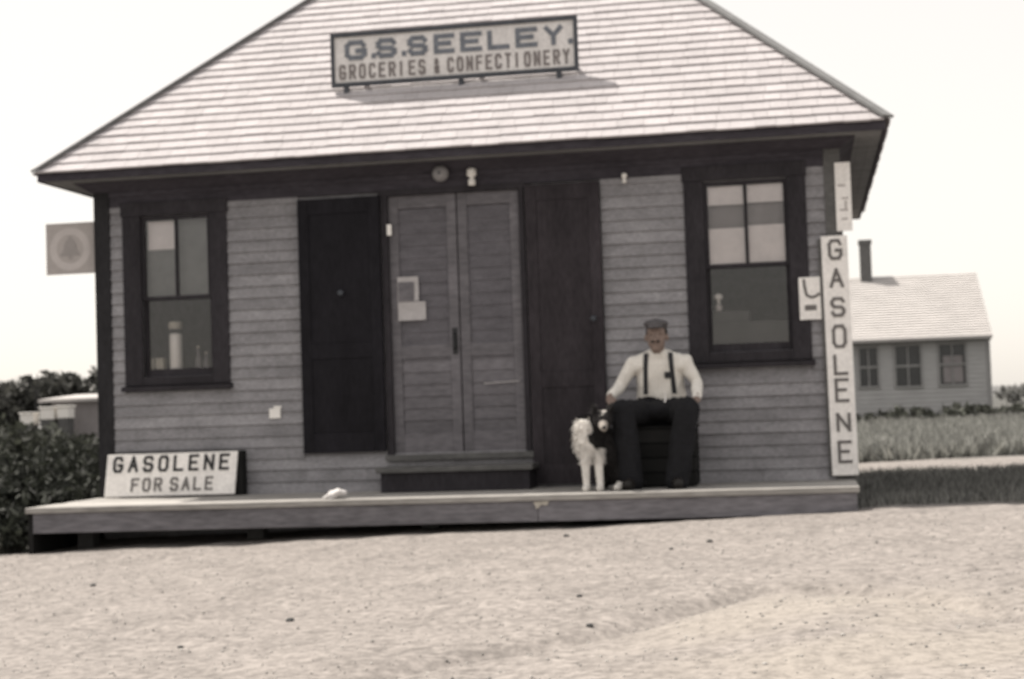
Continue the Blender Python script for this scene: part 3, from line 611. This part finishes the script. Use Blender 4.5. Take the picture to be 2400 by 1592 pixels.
# ------------------------------------------------------------------ figures
def remesh(name, blobs, voxel, mats, parent, org, it=6, shade=None, fac=.5):
    """blobs: ('s',c,(rx,ry,rz)) ellipsoids or ('c',[pts],[radii]) tapered limbs -> one continuous skin"""
    bm = bmesh.new()
    def ball(c, r, sub=2):
        g = bmesh.ops.create_icosphere(bm, subdivisions=sub, radius=1)
        for v in g['verts']: v.co = Vector((v.co.x*r[0], v.co.y*r[1], v.co.z*r[2]))+Vector(c)
    for b_ in blobs:
        if b_[0] == 's': ball(b_[1], b_[2], 3)
        else:
            P_, R_ = [Vector(p) for p in b_[1]], b_[2]
            for i in range(len(P_)-1):
                n_ = max(2, int((P_[i+1]-P_[i]).length/(min(R_[i], R_[i+1])*.35)))
                for k in range(n_+1):
                    f = k/n_; r = R_[i]*(1-f)+R_[i+1]*f; ball(P_[i].lerp(P_[i+1], f), (r, r, r))
    m_ = bpy.data.meshes.new(name+'_src'); bm.to_mesh(m_); bm.free()
    o = bpy.data.objects.new(name+'_src', m_); COL.objects.link(o)
    md = o.modifiers.new('r', 'REMESH'); md.mode = 'VOXEL'; md.voxel_size = voxel
    ms = o.modifiers.new('s', 'SMOOTH'); ms.iterations = it; ms.factor = fac
    dg = bpy.context.evaluated_depsgraph_get(); dg.update()
    res = bpy.data.meshes.new_from_object(o.evaluated_get(dg)); bpy.data.objects.remove(o); bpy.data.meshes.remove(m_)
    res.name = name; bv = BVHTree.FromPolygons([v.co.copy() for v in res.vertices], [tuple(p.vertices) for p in res.polygons])
    res.materials.clear()
    for q_ in mats: res.materials.append(q_)
    if shade: res.polygons.foreach_set('material_index', [shade(Vector(p.center)) for p in res.polygons])
    res.transform(Matrix.Translation(-Vector(org))); res.polygons.foreach_set('use_smooth', [True]*len(res.polygons))
    w = bpy.data.objects.new(name, res); COL.objects.link(w)
    if parent is not None: w.parent = parent
    else: w.location = org
    w['_o'] = tuple(org); return w, bv

# wooden crate the man sits on
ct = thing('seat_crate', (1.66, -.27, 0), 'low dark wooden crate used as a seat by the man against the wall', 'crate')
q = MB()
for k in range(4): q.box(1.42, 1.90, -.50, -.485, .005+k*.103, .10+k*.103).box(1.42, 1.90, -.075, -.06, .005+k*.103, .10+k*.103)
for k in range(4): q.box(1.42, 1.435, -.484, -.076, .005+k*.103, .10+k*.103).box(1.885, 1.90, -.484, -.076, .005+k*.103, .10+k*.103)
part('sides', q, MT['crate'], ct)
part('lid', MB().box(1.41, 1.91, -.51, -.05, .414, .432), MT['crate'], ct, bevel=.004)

MC = (1.66, -.35, 0)
man = thing('person', MC, 'seated man in white shirt, dark braces and cap with hands by his knees', 'person')
hc = Vector((1.655, -.46, 1.065))
hip = [Vector((1.58, -.27, .515)), Vector((1.74, -.27, .515))]; knee = [Vector((1.415, -.69, .545)), Vector((1.87, -.69, .545))]; ank = [Vector((1.465, -.70, .09)), Vector((1.785, -.70, .09))]
sh = [Vector((1.475, -.40, .885)), Vector((1.845, -.40, .885))]; el = [Vector((1.375, -.40, .73)), Vector((1.925, -.38, .73))]; wr = [Vector((1.315, -.56, .645)), Vector((1.932, -.56, .612))]
B = [('c', [(1.66, -.28, .55), (1.66, -.33, .72), (1.66, -.36, .84)], [.09, .09, .08]), ('c', [sh[0], sh[1]], [.048, .048]),
     ('c', [(1.658, -.40, .93), (1.656, -.43, 1.0)], [.052, .052]),
     ('s', hc+Vector((0, .012, .028)), (.074, .092, .085)), ('c', [hc+Vector((0, -.035, -.01)), hc+Vector((0, -.05, -.075))], [.056, .036]), ('s', hc+Vector((0, -.02, -.03)), (.063, .066, .07)),
     ('c', [hc+Vector((0, -.086, .02)), hc+Vector((0, -.107, -.022))], [.009, .015]), ('c', [hc+Vector((-.04, -.074, .032)), hc+Vector((.04, -.074, .032))], [.011, .011]),
     ('s', hc+Vector((-.078, .0, -.005)), (.01, .018, .028)), ('s', hc+Vector((.078, .0, -.005)), (.01, .018, .028)),
     ('c', [hc+Vector((-.02, -.084, -.05)), hc+Vector((.02, -.084, -.05))], [.008, .008])]
for s in (0, 1):
    B += [('c', [sh[s], el[s], wr[s]], [.044, .038, .027]), ('c', [hip[s], knee[s]], [.085, .058]), ('c', [knee[s], ank[s]], [.056, .042]), ('c', [ank[s]+Vector((0, 0, -.02)), ank[s]+Vector((0, -.11, -.045))], [.026, .022])]
    w = wr[s]; dr_ = (Vector((1.35, -.66, .60)) if s == 0 else Vector((1.915, -.66, .60)))-w; dr_.normalize(); sx = 1 if s == 0 else -1
    side = Vector((sx, 0, 0)); pm = w+dr_*.05
    B += [('c', [w, pm], [.027, .03]), ('c', [pm+side*.02, pm-side*.022], [.018, .018])]
    for k, ln in enumerate((.072, .082, .076, .058)):
        o_ = side*(.026-.0175*k); a = pm+dr_*.025+o_; m_ = a+dr_*ln*.5+Vector((0, 0, -.006)); e = m_+dr_*ln*.32+Vector((0, -.002, -.03))
        B.append(('c', [a, m_, e], [.0095, .009, .0075]))
    a = w+dr_*.03+side*.026; B.append(('c', [a, a+dr_*.03+side*.022+Vector((0, 0, -.01)), a+dr_*.058+side*.025+Vector((0, 0, -.022))], [.011, .0105, .008]))
body, _ = remesh('body', B, .0055, [MT['skin']], man, MC, 4)
# clothing
SB = [('c', [(x, -.295, .60), (x, -.325, .72), (1.66+(x-1.66)*1.05, -.365, .84), (1.66+(x-1.66)*1.0, -.385, .885)], [.112, .108, .098, .078]) for x in (1.588, 1.635, 1.685, 1.732)]
SB += [('c', [(1.657, -.395, .94), sh[k_]+Vector((0, 0, -.005))], [.066, .058]) for k_ in (0, 1)]
SB += [('c', [sh[0]+Vector((.02, 0, -.015)), sh[1]+Vector((-.02, 0, -.015))], [.064, .064]), ('c', [(1.66, -.395, .93), (1.657, -.405, .965)], [.066, .06])]
for s in (0, 1): SB += [('c', [sh[s], sh[s].lerp(el[s], .6), el[s], el[s].lerp(wr[s], .55), wr[s].lerp(el[s], .06)], [.060, .052, .048, .045, .034])]
shirt, sbv = remesh('shirt', SB, .007, [MT['shirt']], man, MC, 8)
def wrinkle(o, amp, sc, seed):
    rr = np.random.default_rng(seed); A = rr.normal(0, 1, (9, 3))*sc; A[:, 2] *= .55; ph = rr.uniform(0, 6.28, 9)
    n = len(o.data.vertices); p = np.empty(n*3); nm = np.empty(n*3, np.float32); o.data.vertices.foreach_get('co', p); o.data.vertex_normals.foreach_get('vector', nm); p = p.reshape(-1, 3)
    q = (1-2*np.abs(np.sin((p@A.T+ph)*.5+.6*np.sin(p@A[::-1].T*.6)))).mean(1)*amp*2.2
    o.data.vertices.foreach_set('co', (p+nm.reshape(-1, 3)*q[:, None]).reshape(-1)); o.data.update()
wrinkle(shirt, .006, 42, 5)
TB = [('c', [hip[0], hip[1]], [.135, .135]), ('c', [(1.60, -.285, .58), (1.72, -.285, .58)], [.142, .142]), ('s', (1.66, -.44, .545), (.15, .12, .07))]
for s in (0, 1): TB += [('c', [hip[s], hip[s].lerp(knee[s], .5), knee[s]], [.115, .10, .088]), ('c', [knee[s], knee[s].lerp(ank[s], .5), ank[s]+Vector((0, 0, -.035))], [.094, .096, .092])]
trs, tbv = remesh('trousers', TB, .008, [MT['trousers']], man, MC, 5); wrinkle(trs, .006, 36, 6)
for s in (0, 1):
    a = ank[s]; remesh('shoe', [('c', [a+Vector((0, .03, -.045)), a+Vector((0, -.03, -.045)), a+Vector(((-.015, .015)[s], -.13, -.052))], [.045, .047, .038]), ('c', [a+Vector((0, .01, .03)), a+Vector((0, .01, -.04))], [.05, .05])], .006, [MT['leather']], man, MC, 4)
def strap(name, xs_, zs, wd, m_, bvs, off=.006):
    q_ = MB(); L_ = []; n_ = 16
    for i in range(n_+1):
        f = i/n_; x = xs_[0]*(1-f)+xs_[1]*f; zz = zs[0]*(1-f)+zs[1]*f; row_ = []
        for dx in (-wd/2, wd/2):
            ys_ = [h[0].y for h in (bv.ray_cast(Vector((x+dx, -2, zz)), Vector((0, 1, 0))) for bv in bvs) if h[0] is not None]
            row_.append((x+dx, (min(ys_) if ys_ else -.45)-off, zz))
        L_.append(row_)
    for (a, b_), (c, d) in zip(L_, L_[1:]):
        V_ = lambda p, o_: (p[0], p[1]+o_, p[2])
        q_.hexa([V_(a, .005), V_(b_, .005), V_(d, .005), V_(c, .005), a, b_, d, c])
    return q_.build(name, m_, man)
for xa, xb in ((1.575, 1.558), (1.748, 1.765)): strap('braces', (xa, xb), (.955, .66), .032, MT['braces'], [sbv])
strap('pocket_badge', (1.722, 1.722), (.815, .77), .042, MT['braces'], [sbv])
strap('fob_ribbon', (1.697, 1.70), (.672, .60), .012, MT['white'], [sbv, tbv], .006)
for s in (-1, 1):
    part('eye', MB().lathe(hc+Vector((s*.028, -.066, .012)), [(.002, -.010), (.008, -.007), (.009, 0), (.002, .008)], 10, 'y'), MT['hair'], man, smooth=True)
part('moustache', MB().bar(hc+Vector((-.032, -.092, -.036)), hc+Vector((0, -.098, -.028)), .012, .012).bar(hc+Vector((0, -.0985, -.028)), hc+Vector((.032, -.0925, -.036)), .012, .012), MT['hair'], man)
remesh('hair', [('s', hc+Vector((0, .022, .03)), (.080, .092, .082))], .008, [MT['hair']], man, MC, 2)
remesh('cap', [('s', hc+Vector((0, -.01, .098)), (.090, .108, .032)), ('s', hc+Vector((0, .01, .078)), (.082, .098, .03)), ('s', hc+Vector((0, -.095, .07)), (.056, .045, .012)), ('s', hc+Vector((0, -.01, .13)), (.012, .012, .006))], .006, [MT['cap']], man, MC, 3)

# the dog
DC = (1.24, -.75, 0)
hd = Vector((1.292, -.83, .492)); fwd = Vector((.18, -.95, -.22)).normalized(); sdv = fwd.cross(Vector((0, 0, 1))).normalized(); upv = sdv.cross(fwd)
DB = [('c', [(1.37, -.56, .14), (1.32, -.62, .24), (1.23, -.70, .36), (1.205, -.745, .42)], [.125, .125, .115, .10]), ('s', (1.178, -.79, .35), (.098, .095, .125)), ('s', (1.168, -.79, .43), (.085, .085, .09)),
      ('c', [(1.20, -.755, .42), hd+Vector((-.02, .03, -.03))], [.085, .062]),
      ('s', hd, (.07, .075, .066)), ('c', [hd+fwd*.04-upv*.012, hd+fwd*.13-upv*.028], [.045, .026]), ('s', hd+fwd*.145-upv*.022, (.014, .014, .011)),
      ('c', [(1.165, -.83, .30), (1.165, -.85, .16), (1.168, -.855, .05)], [.045, .030, .025]), ('c', [(1.245, -.80, .28), (1.255, -.83, .16), (1.262, -.845, .05)], [.045, .031, .026]),
      ('c', [(1.168, -.855, .028), (1.164, -.90, .022)], [.028, .023]), ('c', [(1.262, -.845, .028), (1.262, -.89, .022)], [.028, .023]),
      ('s', (1.40, -.62, .13), (.075, .115, .12)), ('s', (1.25, -.56, .12), (.07, .11, .115)), ('c', [(1.41, -.66, .06), (1.385, -.80, .028)], [.04, .028]), ('c', [(1.385, -.80, .026), (1.375, -.845, .022)], [.030, .023]),
      ('c', [(1.42, -.48, .06), (1.50, -.46, .035), (1.54, -.54, .035)], [.04, .036, .02])]
for s in (-1, 1):
    e0 = hd+sdv*s*.046+upv*.042-fwd*.01
    DB.append(('c', [e0, e0+sdv*s*.012+upv*.045, e0+sdv*s*.02+upv*.078+fwd*.008], [.026, .018, .006]))
def dogshade(c):
    n_ = .012*math.sin(c.x*90+c.z*60)+.012*math.sin(c.y*80-c.z*95)
    if c.z < .20+n_ and c.y < -.775 and c.x < 1.31: return 1          # front legs
    if c.z < .055+n_ and c.y < -.78: return 1                         # hind foot
    r = c-hd; f = r.dot(fwd); s = r.dot(sdv); u = r.dot(upv)
    if r.length < .2 and u > -.065 and f > -.08 and (r.length < .088 or f > .04 or u > .05):          # head
        if abs(s) < .024+n_ and u > .012 and f < .055: return 1
        if u > .06: return 0
        if f > .085: return 2
        return 0
    if c.y < -.72+.2*(c.x-1.16)+n_ and c.x < 1.225+.03*math.sin(c.z*30)+n_ and .14 < c.z < .50: return 1
    if c.z < .30 and c.y < -.775 and c.x < 1.30: return 1   # ruff and bib
    if c.x < 1.13+n_ and .25 < c.z < .47: return 1
    return 0
dog, _ = remesh('dog', DB, .006, [MT['furdark'], MT['furwhite'], MT['furtan']], None, DC, 3, dogshade)
tag(dog, 'dark collie dog with white bib and legs sitting left of the man', 'dog')
# shaggy coat: short tufts over the body, longer on ruff and haunches
fu = MB(); cnt = 0; polys = list(dog.data.polygons); O_ = Vector(DC)
for i_ in rng.integers(0, len(polys), 9000):
    p = polys[int(i_)]; c = Vector(p.center)+O_; hl = (c-hd).length
    if (c-hd).dot(fwd) > .06 and hl < .2: continue
    ln = .034 if c.z > .2 and hl > .09 else .014
    if c.z < .2 and c.y < -.78: ln = .010
    g = Vector(p.normal)*.75+Vector((0, .15, -1))*.65+Vector(rng.normal(0, .22, 3)); g.normalize(); t_ = g.cross(Vector(p.normal)); 
    if t_.length < .05: continue
    t_.normalize(); w_ = .006; c -= Vector(p.normal)*.003
    fu.add([c-t_*w_, c+t_*w_, c+g*ln*rng.uniform(.6, 1.3)], [(0, 1, 2)], p.material_index)
part('fur', fu, [MT['furdark'], MT['furwhite'], MT['furtan']], dog)
part('nose', MB().lathe(hd+fwd*.150-upv*.018, [(.002, -.012), (.012, -.008), (.014, 0), (.004, .01)], 10, 'y'), MT['ink'], dog)
for s in (-1, 1): part('eye', MB().lathe(hd+fwd*.055+sdv*s*.03+upv*.022, [(.001, -.008), (.007, -.005), (.008, .002), (.002, .008)], 10, 'y'), MT['ink'], dog)

# ------------------------------------------------------------------ vegetation
def leaves(mb, P_, size, flat_=.0):
    p = np.array(P_); n = len(p); a = rng.normal(0, 1, (n, 3)); a /= np.linalg.norm(a, axis=1)[:, None]; b_ = np.cross(a, rng.normal(0, 1, (n, 3))); b_ /= np.linalg.norm(b_, axis=1)[:, None]
    s = size*(.45+1.5*rng.uniform(0, 1, (n, 1))**2)*1.1; v = np.stack([p-a*s, p-b_*s*.45, p+a*s, p+b_*s*.45], 1).reshape(-1, 3)
    mb.add(v.tolist(), np.arange(4*n).reshape(-1, 4).tolist())
def shrub(x, y, r, h, n, size, m_, label, group, ball=9, name='shrub'):
    z0 = gz(x, y); t_ = thing(name, (x, y, z0), label, 'shrub', group)
    lf = MB(); cl = []
    for _ in range(ball):
        a = rng.uniform(0, 6.28); rr = r*math.sqrt(rng.uniform(0, 1))*.75; hh = h*(.25+.6*rng.uniform(0, 1)*(1-.45*(rr/r)**2)); cl.append((x+rr*math.cos(a), y+rr*math.sin(a), z0+hh, rng.uniform(.28, .5)*min(r, h)))
    pts = []
    for _ in range(n):
        c = cl[rng.integers(len(cl))]; d = rng.normal(0, 1, 3); d /= np.linalg.norm(d); q_ = c[3]*rng.uniform(.35, 1)**.5*rng.uniform(.8, 1.15)
        p = (c[0]+d[0]*q_, c[1]+d[1]*q_, max(c[2]+d[2]*q_*.85, z0+.01)); pts.append(p)
    leaves(lf, pts, size); part('foliage', lf, m_, t_)
    st = MB()
    for c in cl[:6]: st.tube([(x+rng.uniform(-.05, .05)*r, y+rng.uniform(-.05, .05)*r, z0-.03), ((x*.5+c[0]*.5), (y*.5+c[1]*.5), z0+(c[2]-z0)*.55), (c[0], c[1], c[2]+c[3]*.8)], [.018*h+.004, .012*h+.003, .003], 5)
    part('stem', st, MT['stem'], t_)
    return t_
near = [(-3.35, -1.0, .45, .62, 'low dark shrub touching the left end of the platform'), (-4.0, -1.35, .5, .55, 'low dark shrub at the left edge of the dirt yard'), (-3.45, .1, .5, .8, 'dense dark shrub beside the left corner of the shop'),
        (-4.3, .0, .6, .85, 'broad dark shrub at the left edge behind the low ones'), (-3.7, 1.3, .6, .9, 'dark shrub half hidden behind the corner shrub'), (-4.9, 1.5, .7, .9, 'loose dark shrub at the far left of the bank'), (-4.3, 2.8, .75, .95, 'dark shrub at the back of the bank nearest the shop')]
for (x, y, r, h, lb) in near: shrub(x, y, r, h*.75, 2600, .032, MT['leaf'], lb, 'shrubs on the left bank', 14)
mid = [(-6.6, 5.5, 1.1, 1.05), (-5.4, 6.8, 1.1, 1.1), (-8.2, 8.5, 1.3, 1.1), (-7.0, 10.5, 1.3, 1.1), (-9.5, 12., 1.5, 1.15), (-8.2, 14., 1.5, 1.15), (-11.2, 16., 1.7, 1.2), (-10, 18.5, 1.7, 1.2)]
ml = ['rounded mid distance shrub nearest the left edge', 'rounded mid distance shrub beside the shop wall', 'spreading shrub behind the left bank', 'spreading shrub behind the shop corner', 'wide shrub in the left field', 'wide shrub in the left field close to the shop wall', 'shrub before the coop on its left', 'shrub before the coop on its right']
for (x, y, r, h), lb in zip(mid, ml): shrub(x, y, r, h*.80, 1500, .06, MT['leaf2'], lb, 'shrubs in the left field', 14)
k = 0
for x in np.linspace(-30, -14.5, 13):
    y = 36+rng.uniform(-1.2, 1.2); z0 = gz(x, y); top = 1.55+.42*float(smooth(-22, -18.4, x))
    shrub(float(x), y, 1.35, (top-z0)*1.42, 3000, .11, MT['scrub'], 'grey bush in the long row behind the white hives on the left horizon', 'far bushes on the left horizon', 14, 'bush'); k += 1
# bare stalk on the skyline
solo(MB().tube([(-20.7, 34.5, gz(-20.7, 34.5)), (-20.72, 34.5, 1.5), (-20.66, 34.5, 2.2)], [.05, .04, .015], 6).tube([(-20.71, 34.5, 1.6), (-20.95, 34.5, 1.95)], [.025, .01], 5).tube([(-20.7, 34.5, 1.55), (-20.45, 34.5, 1.9)], [.025, .01], 5), 'dead_sapling', MT['stem'], (-20.7, 34.5, 0), 'thin dead sapling standing above the bushes on the left skyline', 'sapling')
# hedge before the neighbouring house
for i, x in enumerate(np.linspace(3.2, 11.8, 11)):
    y = 33+rng.uniform(-.3, .3); shrub(float(x), y, .62, .42+rng.uniform(-.1, .06), 420, .06, MT['leaf3'], 'low dark shrub in the hedge line before the neighbouring house', 'hedge shrubs before the neighbouring house', 9, 'hedge_shrub')
shrub(11.6, 58, 1.6, .8, 400, .12, MT['paletree'], 'left of two small grey trees on the right horizon', 'far trees on the right horizon', 8, 'bush'); shrub(14.6, 62, 1.8, .7, 400, .12, MT['paletree'], 'right of two small grey trees on the right horizon', 'far trees on the right horizon', 8, 'bush')

def blades(name, n, sample, hgt, wid, m_):
    pts = sample(n); v = np.zeros((len(pts)*3, 3)); a = rng.uniform(0, 6.28, len(pts)); h = hgt*rng.uniform(.5, 1.4, len(pts)); w = wid*rng.uniform(.6, 1.4, len(pts)); l = rng.normal(0, .35, (len(pts), 2))
    z = ground(pts[:, 0], pts[:, 1])-.005
    v[0::3] = np.stack([pts[:, 0]-w*np.cos(a), pts[:, 1]-w*np.sin(a), z], -1); v[1::3] = np.stack([pts[:, 0]+w*np.cos(a), pts[:, 1]+w*np.sin(a), z], -1)
    v[2::3] = np.stack([pts[:, 0]+l[:, 0]*h, pts[:, 1]+l[:, 1]*h, z+h], -1)
    me = bpy.data.meshes.new(name); me.from_pydata(v.tolist(), [], np.arange(len(v)).reshape(-1, 3).tolist()); me.materials.append(m_)
    o = bpy.data.objects.new(name, me); COL.objects.link(o); return tag(o, kind='stuff')
def samp(x0, x1, y0, y1, thr=.5, pw=1.):
    def f(n):
        p = np.stack([rng.uniform(x0, x1, n), y0+(y1-y0)*rng.uniform(0, 1, n)**pw], -1); return p[grassmask(p[:, 0], p[:, 1])*rng.uniform(.6, 1.4, n) > thr]
    return f
blades('bank_grass', 26000, samp(2.95, 7, -1.1, 5.6), .06, .006, MT['grass2'])
blades('meadow_grass', 60000, samp(1.5, 13, 9, 33, pw=1.4), .20, .022, MT['grass'])
blades('weeds', 22000, samp(-6.5, -2.8, -2.8, 4), .13, .008, MT['weed'])
blades('field_grass', 25000, samp(-24, -3.5, 4, 34, pw=1.3), .3, .03, MT['weed'])

# ------------------------------------------------------------------ far left: low coop and white box hives
cz_ = gz(-17, 30)
cp = thing('chicken_coop', (-16.6, 30, cz_), 'low grey coop with a pale roof among bushes left of the shop', 'coop')
part('wall', MB().box(-17.7, -15.2, 29.4, 31.2, cz_-.1, 1.22), MT['greypaper'], cp); part('roof', MB().hexa([(-17.95, 29.1, 1.225), (-15.0, 29.1, 1.225), (-15., 31.5, 1.36), (-17.95, 31.5, 1.36), (-17.95, 29.1, 1.31), (-15.0, 29.1, 1.31), (-15, 31.5, 1.46), (-17.95, 31.5, 1.46)]), MT['hroof'], cp)
for x, z, s, lb in ((-17.95, .80, .36, 'leftmost white box hive before the coop'), (-17.35, .93, .4, 'middle white box hive before the coop'), (-16.9, .95, .32, 'rightmost white box hive before the coop next to the shop wall')):
    hv = thing('box_hive', (x, 28.6, cz_), lb, 'hive', 'white hives before the coop')
    part('body', MB().box(x-s/2, x+s/2, 28.4, 28.8, z-.17, z+.12), MT['hives'], hv, bevel=.01); part('lid', MB().box(x-s/2-.03, x+s/2+.03, 28.37, 28.83, z+.121, z+.17), MT['hives'], hv, bevel=.01); part('stand', MB().box(x-s/2+.02, x+s/2-.02, 28.42, 28.78, cz_-.02, z-.171), MT['post'], hv)

# ------------------------------------------------------------------ neighbouring house on the right
hs_ = thing('neighbour_house', (4.5, 39, 0), 'low grey cottage with a big pale roof behind the shop on the right', 'house')
hx0, hx1, hy0, hy1 = -.2, 7.88, 36., 42.6; hz = gz(6, 38)-.1
HW = [(4.22, 4.72, .93, 2.04), (5.24, 5.93, .90, 2.06), (6.47, 7.18, .91, 2.05), (1.6, 2.3, .92, 2.05)]
wbm = MB(); zc = sorted({hz, 2.2, *[w[2] for w in HW], *[w[3] for w in HW]})
for z0, z1 in zip(zc, zc[1:]):
    ints = [(hx0, hx1)]
    for w in HW:
        if w[2] < (z0+z1)/2 < w[3]: ints = cut(ints, w[0], w[1])
    for p, q in ints: wbm.box(p, q, hy0, hy0+.2, z0, z1)
zz_ = hz
while zz_ < 2.1:
    ints = [(hx0+.1, hx1-.1)]
    for w in HW:
        if zz_+.13 > w[2]-.06 and zz_ < w[3]+.06: ints = cut(ints, w[0]-.061, w[1]+.061)
    for p, q in ints: wbm.hexa([(p, hy0-.035, zz_), (q, hy0-.035, zz_), (q, hy0-.002, zz_), (p, hy0-.002, zz_), (p, hy0-.008, zz_+.135), (q, hy0-.008, zz_+.135), (q, hy0-.002, zz_+.135), (p, hy0-.002, zz_+.135)])
    zz_ += .13
for xx in (hx0, hx1-.2): wbm.add([(xx, hy0+.201, hz), (xx, hy1, hz), (xx, hy1, 2.2), (xx, (hy0+hy1)/2, 4.2), (xx, hy0+.201, 2.25), (xx+.2, hy0+.201, hz), (xx+.2, hy1, hz), (xx+.2, hy1, 2.2), (xx+.2, (hy0+hy1)/2, 4.2), (xx+.2, hy0+.201, 2.25)], [(0, 1, 2, 3, 4), (9, 8, 7, 6, 5), (0, 5, 6, 1), (1, 6, 7, 2), (2, 7, 8, 3), (3, 8, 9, 4), (4, 9, 5, 0)])
wbm.box(hx0+.2, hx1-.2, hy1-.2, hy1, hz, 2.2)
part('wall', wbm, MT['hwall'], hs_)
for xa in (hx0, hx1-.1): part('corner_board', MB().box(xa-.01, xa+.105, hy0-.045, hy0-.003, hz, 2.12), MT['hframe'], hs_)
part('eave_board', MB().box(hx0-.1, hx1+.04, hy0-.06, hy0-.004, 2.125, 2.25), MT['hframe'], hs_)
hr = MB(); ym = (hy0+hy1)/2
for s in (0, 1):
    ye = hy0-.4 if s == 0 else hy1+.4; n_ = 26
    for i in range(n_):
        f0_, f1_ = i/n_, (i+1)/n_; ya, yb = ye+(ym-ye)*f0_, ye+(ym-ye)*f1_; za, zb = 2.24+(4.33-2.24)*f0_, 2.24+(4.33-2.24)*f1_
        hr.hexa([(hx0-.15, ya, za-.05), (hx1+.05, ya, za-.05), (hx1+.05, yb, zb-.05), (hx0-.15, yb, zb-.05), (hx0-.15, ya, za+.035), (hx1+.05, ya, za+.035), (hx1+.05, yb, zb+.012), (hx0-.15, yb, zb+.012)])
hro = part('roof', hr, MT['hroof'], hs_)
part('chimney', MB().box(4.46, 4.80, ym-.3, ym+.2, 3.9, 5.36).box(4.43, 4.83, ym-.33, ym+.23, 5.361, 5.48), MT['brick'], hro)
for a, c, z0, z1 in HW:
    wf = part('window', MB().box(a-.06, a, 35.945, 36.05, z0-.06, z1+.06).box(c, c+.06, 35.945, 36.05, z0-.06, z1+.06).box(a, c, 35.945, 36.05, z1, z1+.06).box(a-.03, c+.03, 35.92, 36.05, z0-.06, z0).box(a, c, 36.0, 36.06, (z0+z1)/2-.03, (z0+z1)/2+.03).box((a+c)/2-.02, (a+c)/2+.02, 36.005, 36.055, z0, (z0+z1)/2-.03).box((a+c)/2-.02, (a+c)/2+.02, 36.005, 36.055, (z0+z1)/2+.03, z1), MT['hframe'], hs_)
    part('pane', MB().box(a, c, 36.07, 36.08, z0, z1), MT['hdark'], wf)
    if a > 6: part('blind', MB().box(a+.1, c-.06, 36.062, 36.068, z0+.05, (z0+z1)/2+.25), MT['greypaper'], wf)
# small white post in the meadow
wp = MB().box(3.86, 3.94, 14.97, 15.03, gz(3.9, 15)-.05, -.08).hexa([(3.86, 14.97, -.0799), (3.94, 14.97, -.0799), (3.94, 15.03, -.0799), (3.86, 15.03, -.0799), (3.885, 14.985, -.05), (3.915, 14.985, -.05), (3.915, 15.015, -.05), (3.885, 15.015, -.05)])
solo(wp, 'marker_stake', MT['hives'], (3.9, 15, -.3), 'short white stake in the meadow grass right of the tall sign', 'stake')

# ------------------------------------------------------------------ stones and grit on the yard
for i, (x, y, s) in enumerate([(.32, -4.83, .024), (-1.39, -3.23, .024), (1.77, -5.29, .02), (2.1, -2.42, .022), (1.9, -2.75, .018), (1.61, -4.45, .018), (1.15, -1.75, .025), (.01, -5.39, .017)]):
    lb = ['dark stone on the open dirt left of centre', 'dark stone on the dirt near the left platform end', 'dark stone beside the wheel rut', 'dark stone near the right part of the platform', 'small stone in front of the right platform', 'small stone behind the rut', 'stone close under the platform centre', 'small stone low at the left of the dirt'][i]
    lump((x, y, gz(x, y)+s*.2), (s*.85, s*.6, s*.5), 20+i, MT['stone'], 'stone', lb, 'stone', 1, 2)
pb = MB()
for _ in range(6500):
    x = rng.uniform(-4, 5.2); y = rng.uniform(-7.5, -1.4); s = .003+.005*rng.uniform()**3; z = gz(x, y); c = Vector((x, y, z+s*.3))
    o6 = [c+Vector(p)*s*rng.uniform(.7, 1.3) for p in ((1.3, 0, 0), (0, 1.2, 0), (-1.2, 0, 0), (0, -1.3, 0), (0, 0, .8), (0, 0, -.8))]
    pb.add(o6, [(0, 1, 4), (1, 2, 4), (2, 3, 4), (3, 0, 4), (1, 0, 5), (2, 1, 5), (3, 2, 5), (0, 3, 5)])
tag(pb.build('gravel', MT['pebble']), kind='stuff')
for o in bpy.data.objects:
    if '_o' in o: del o['_o']
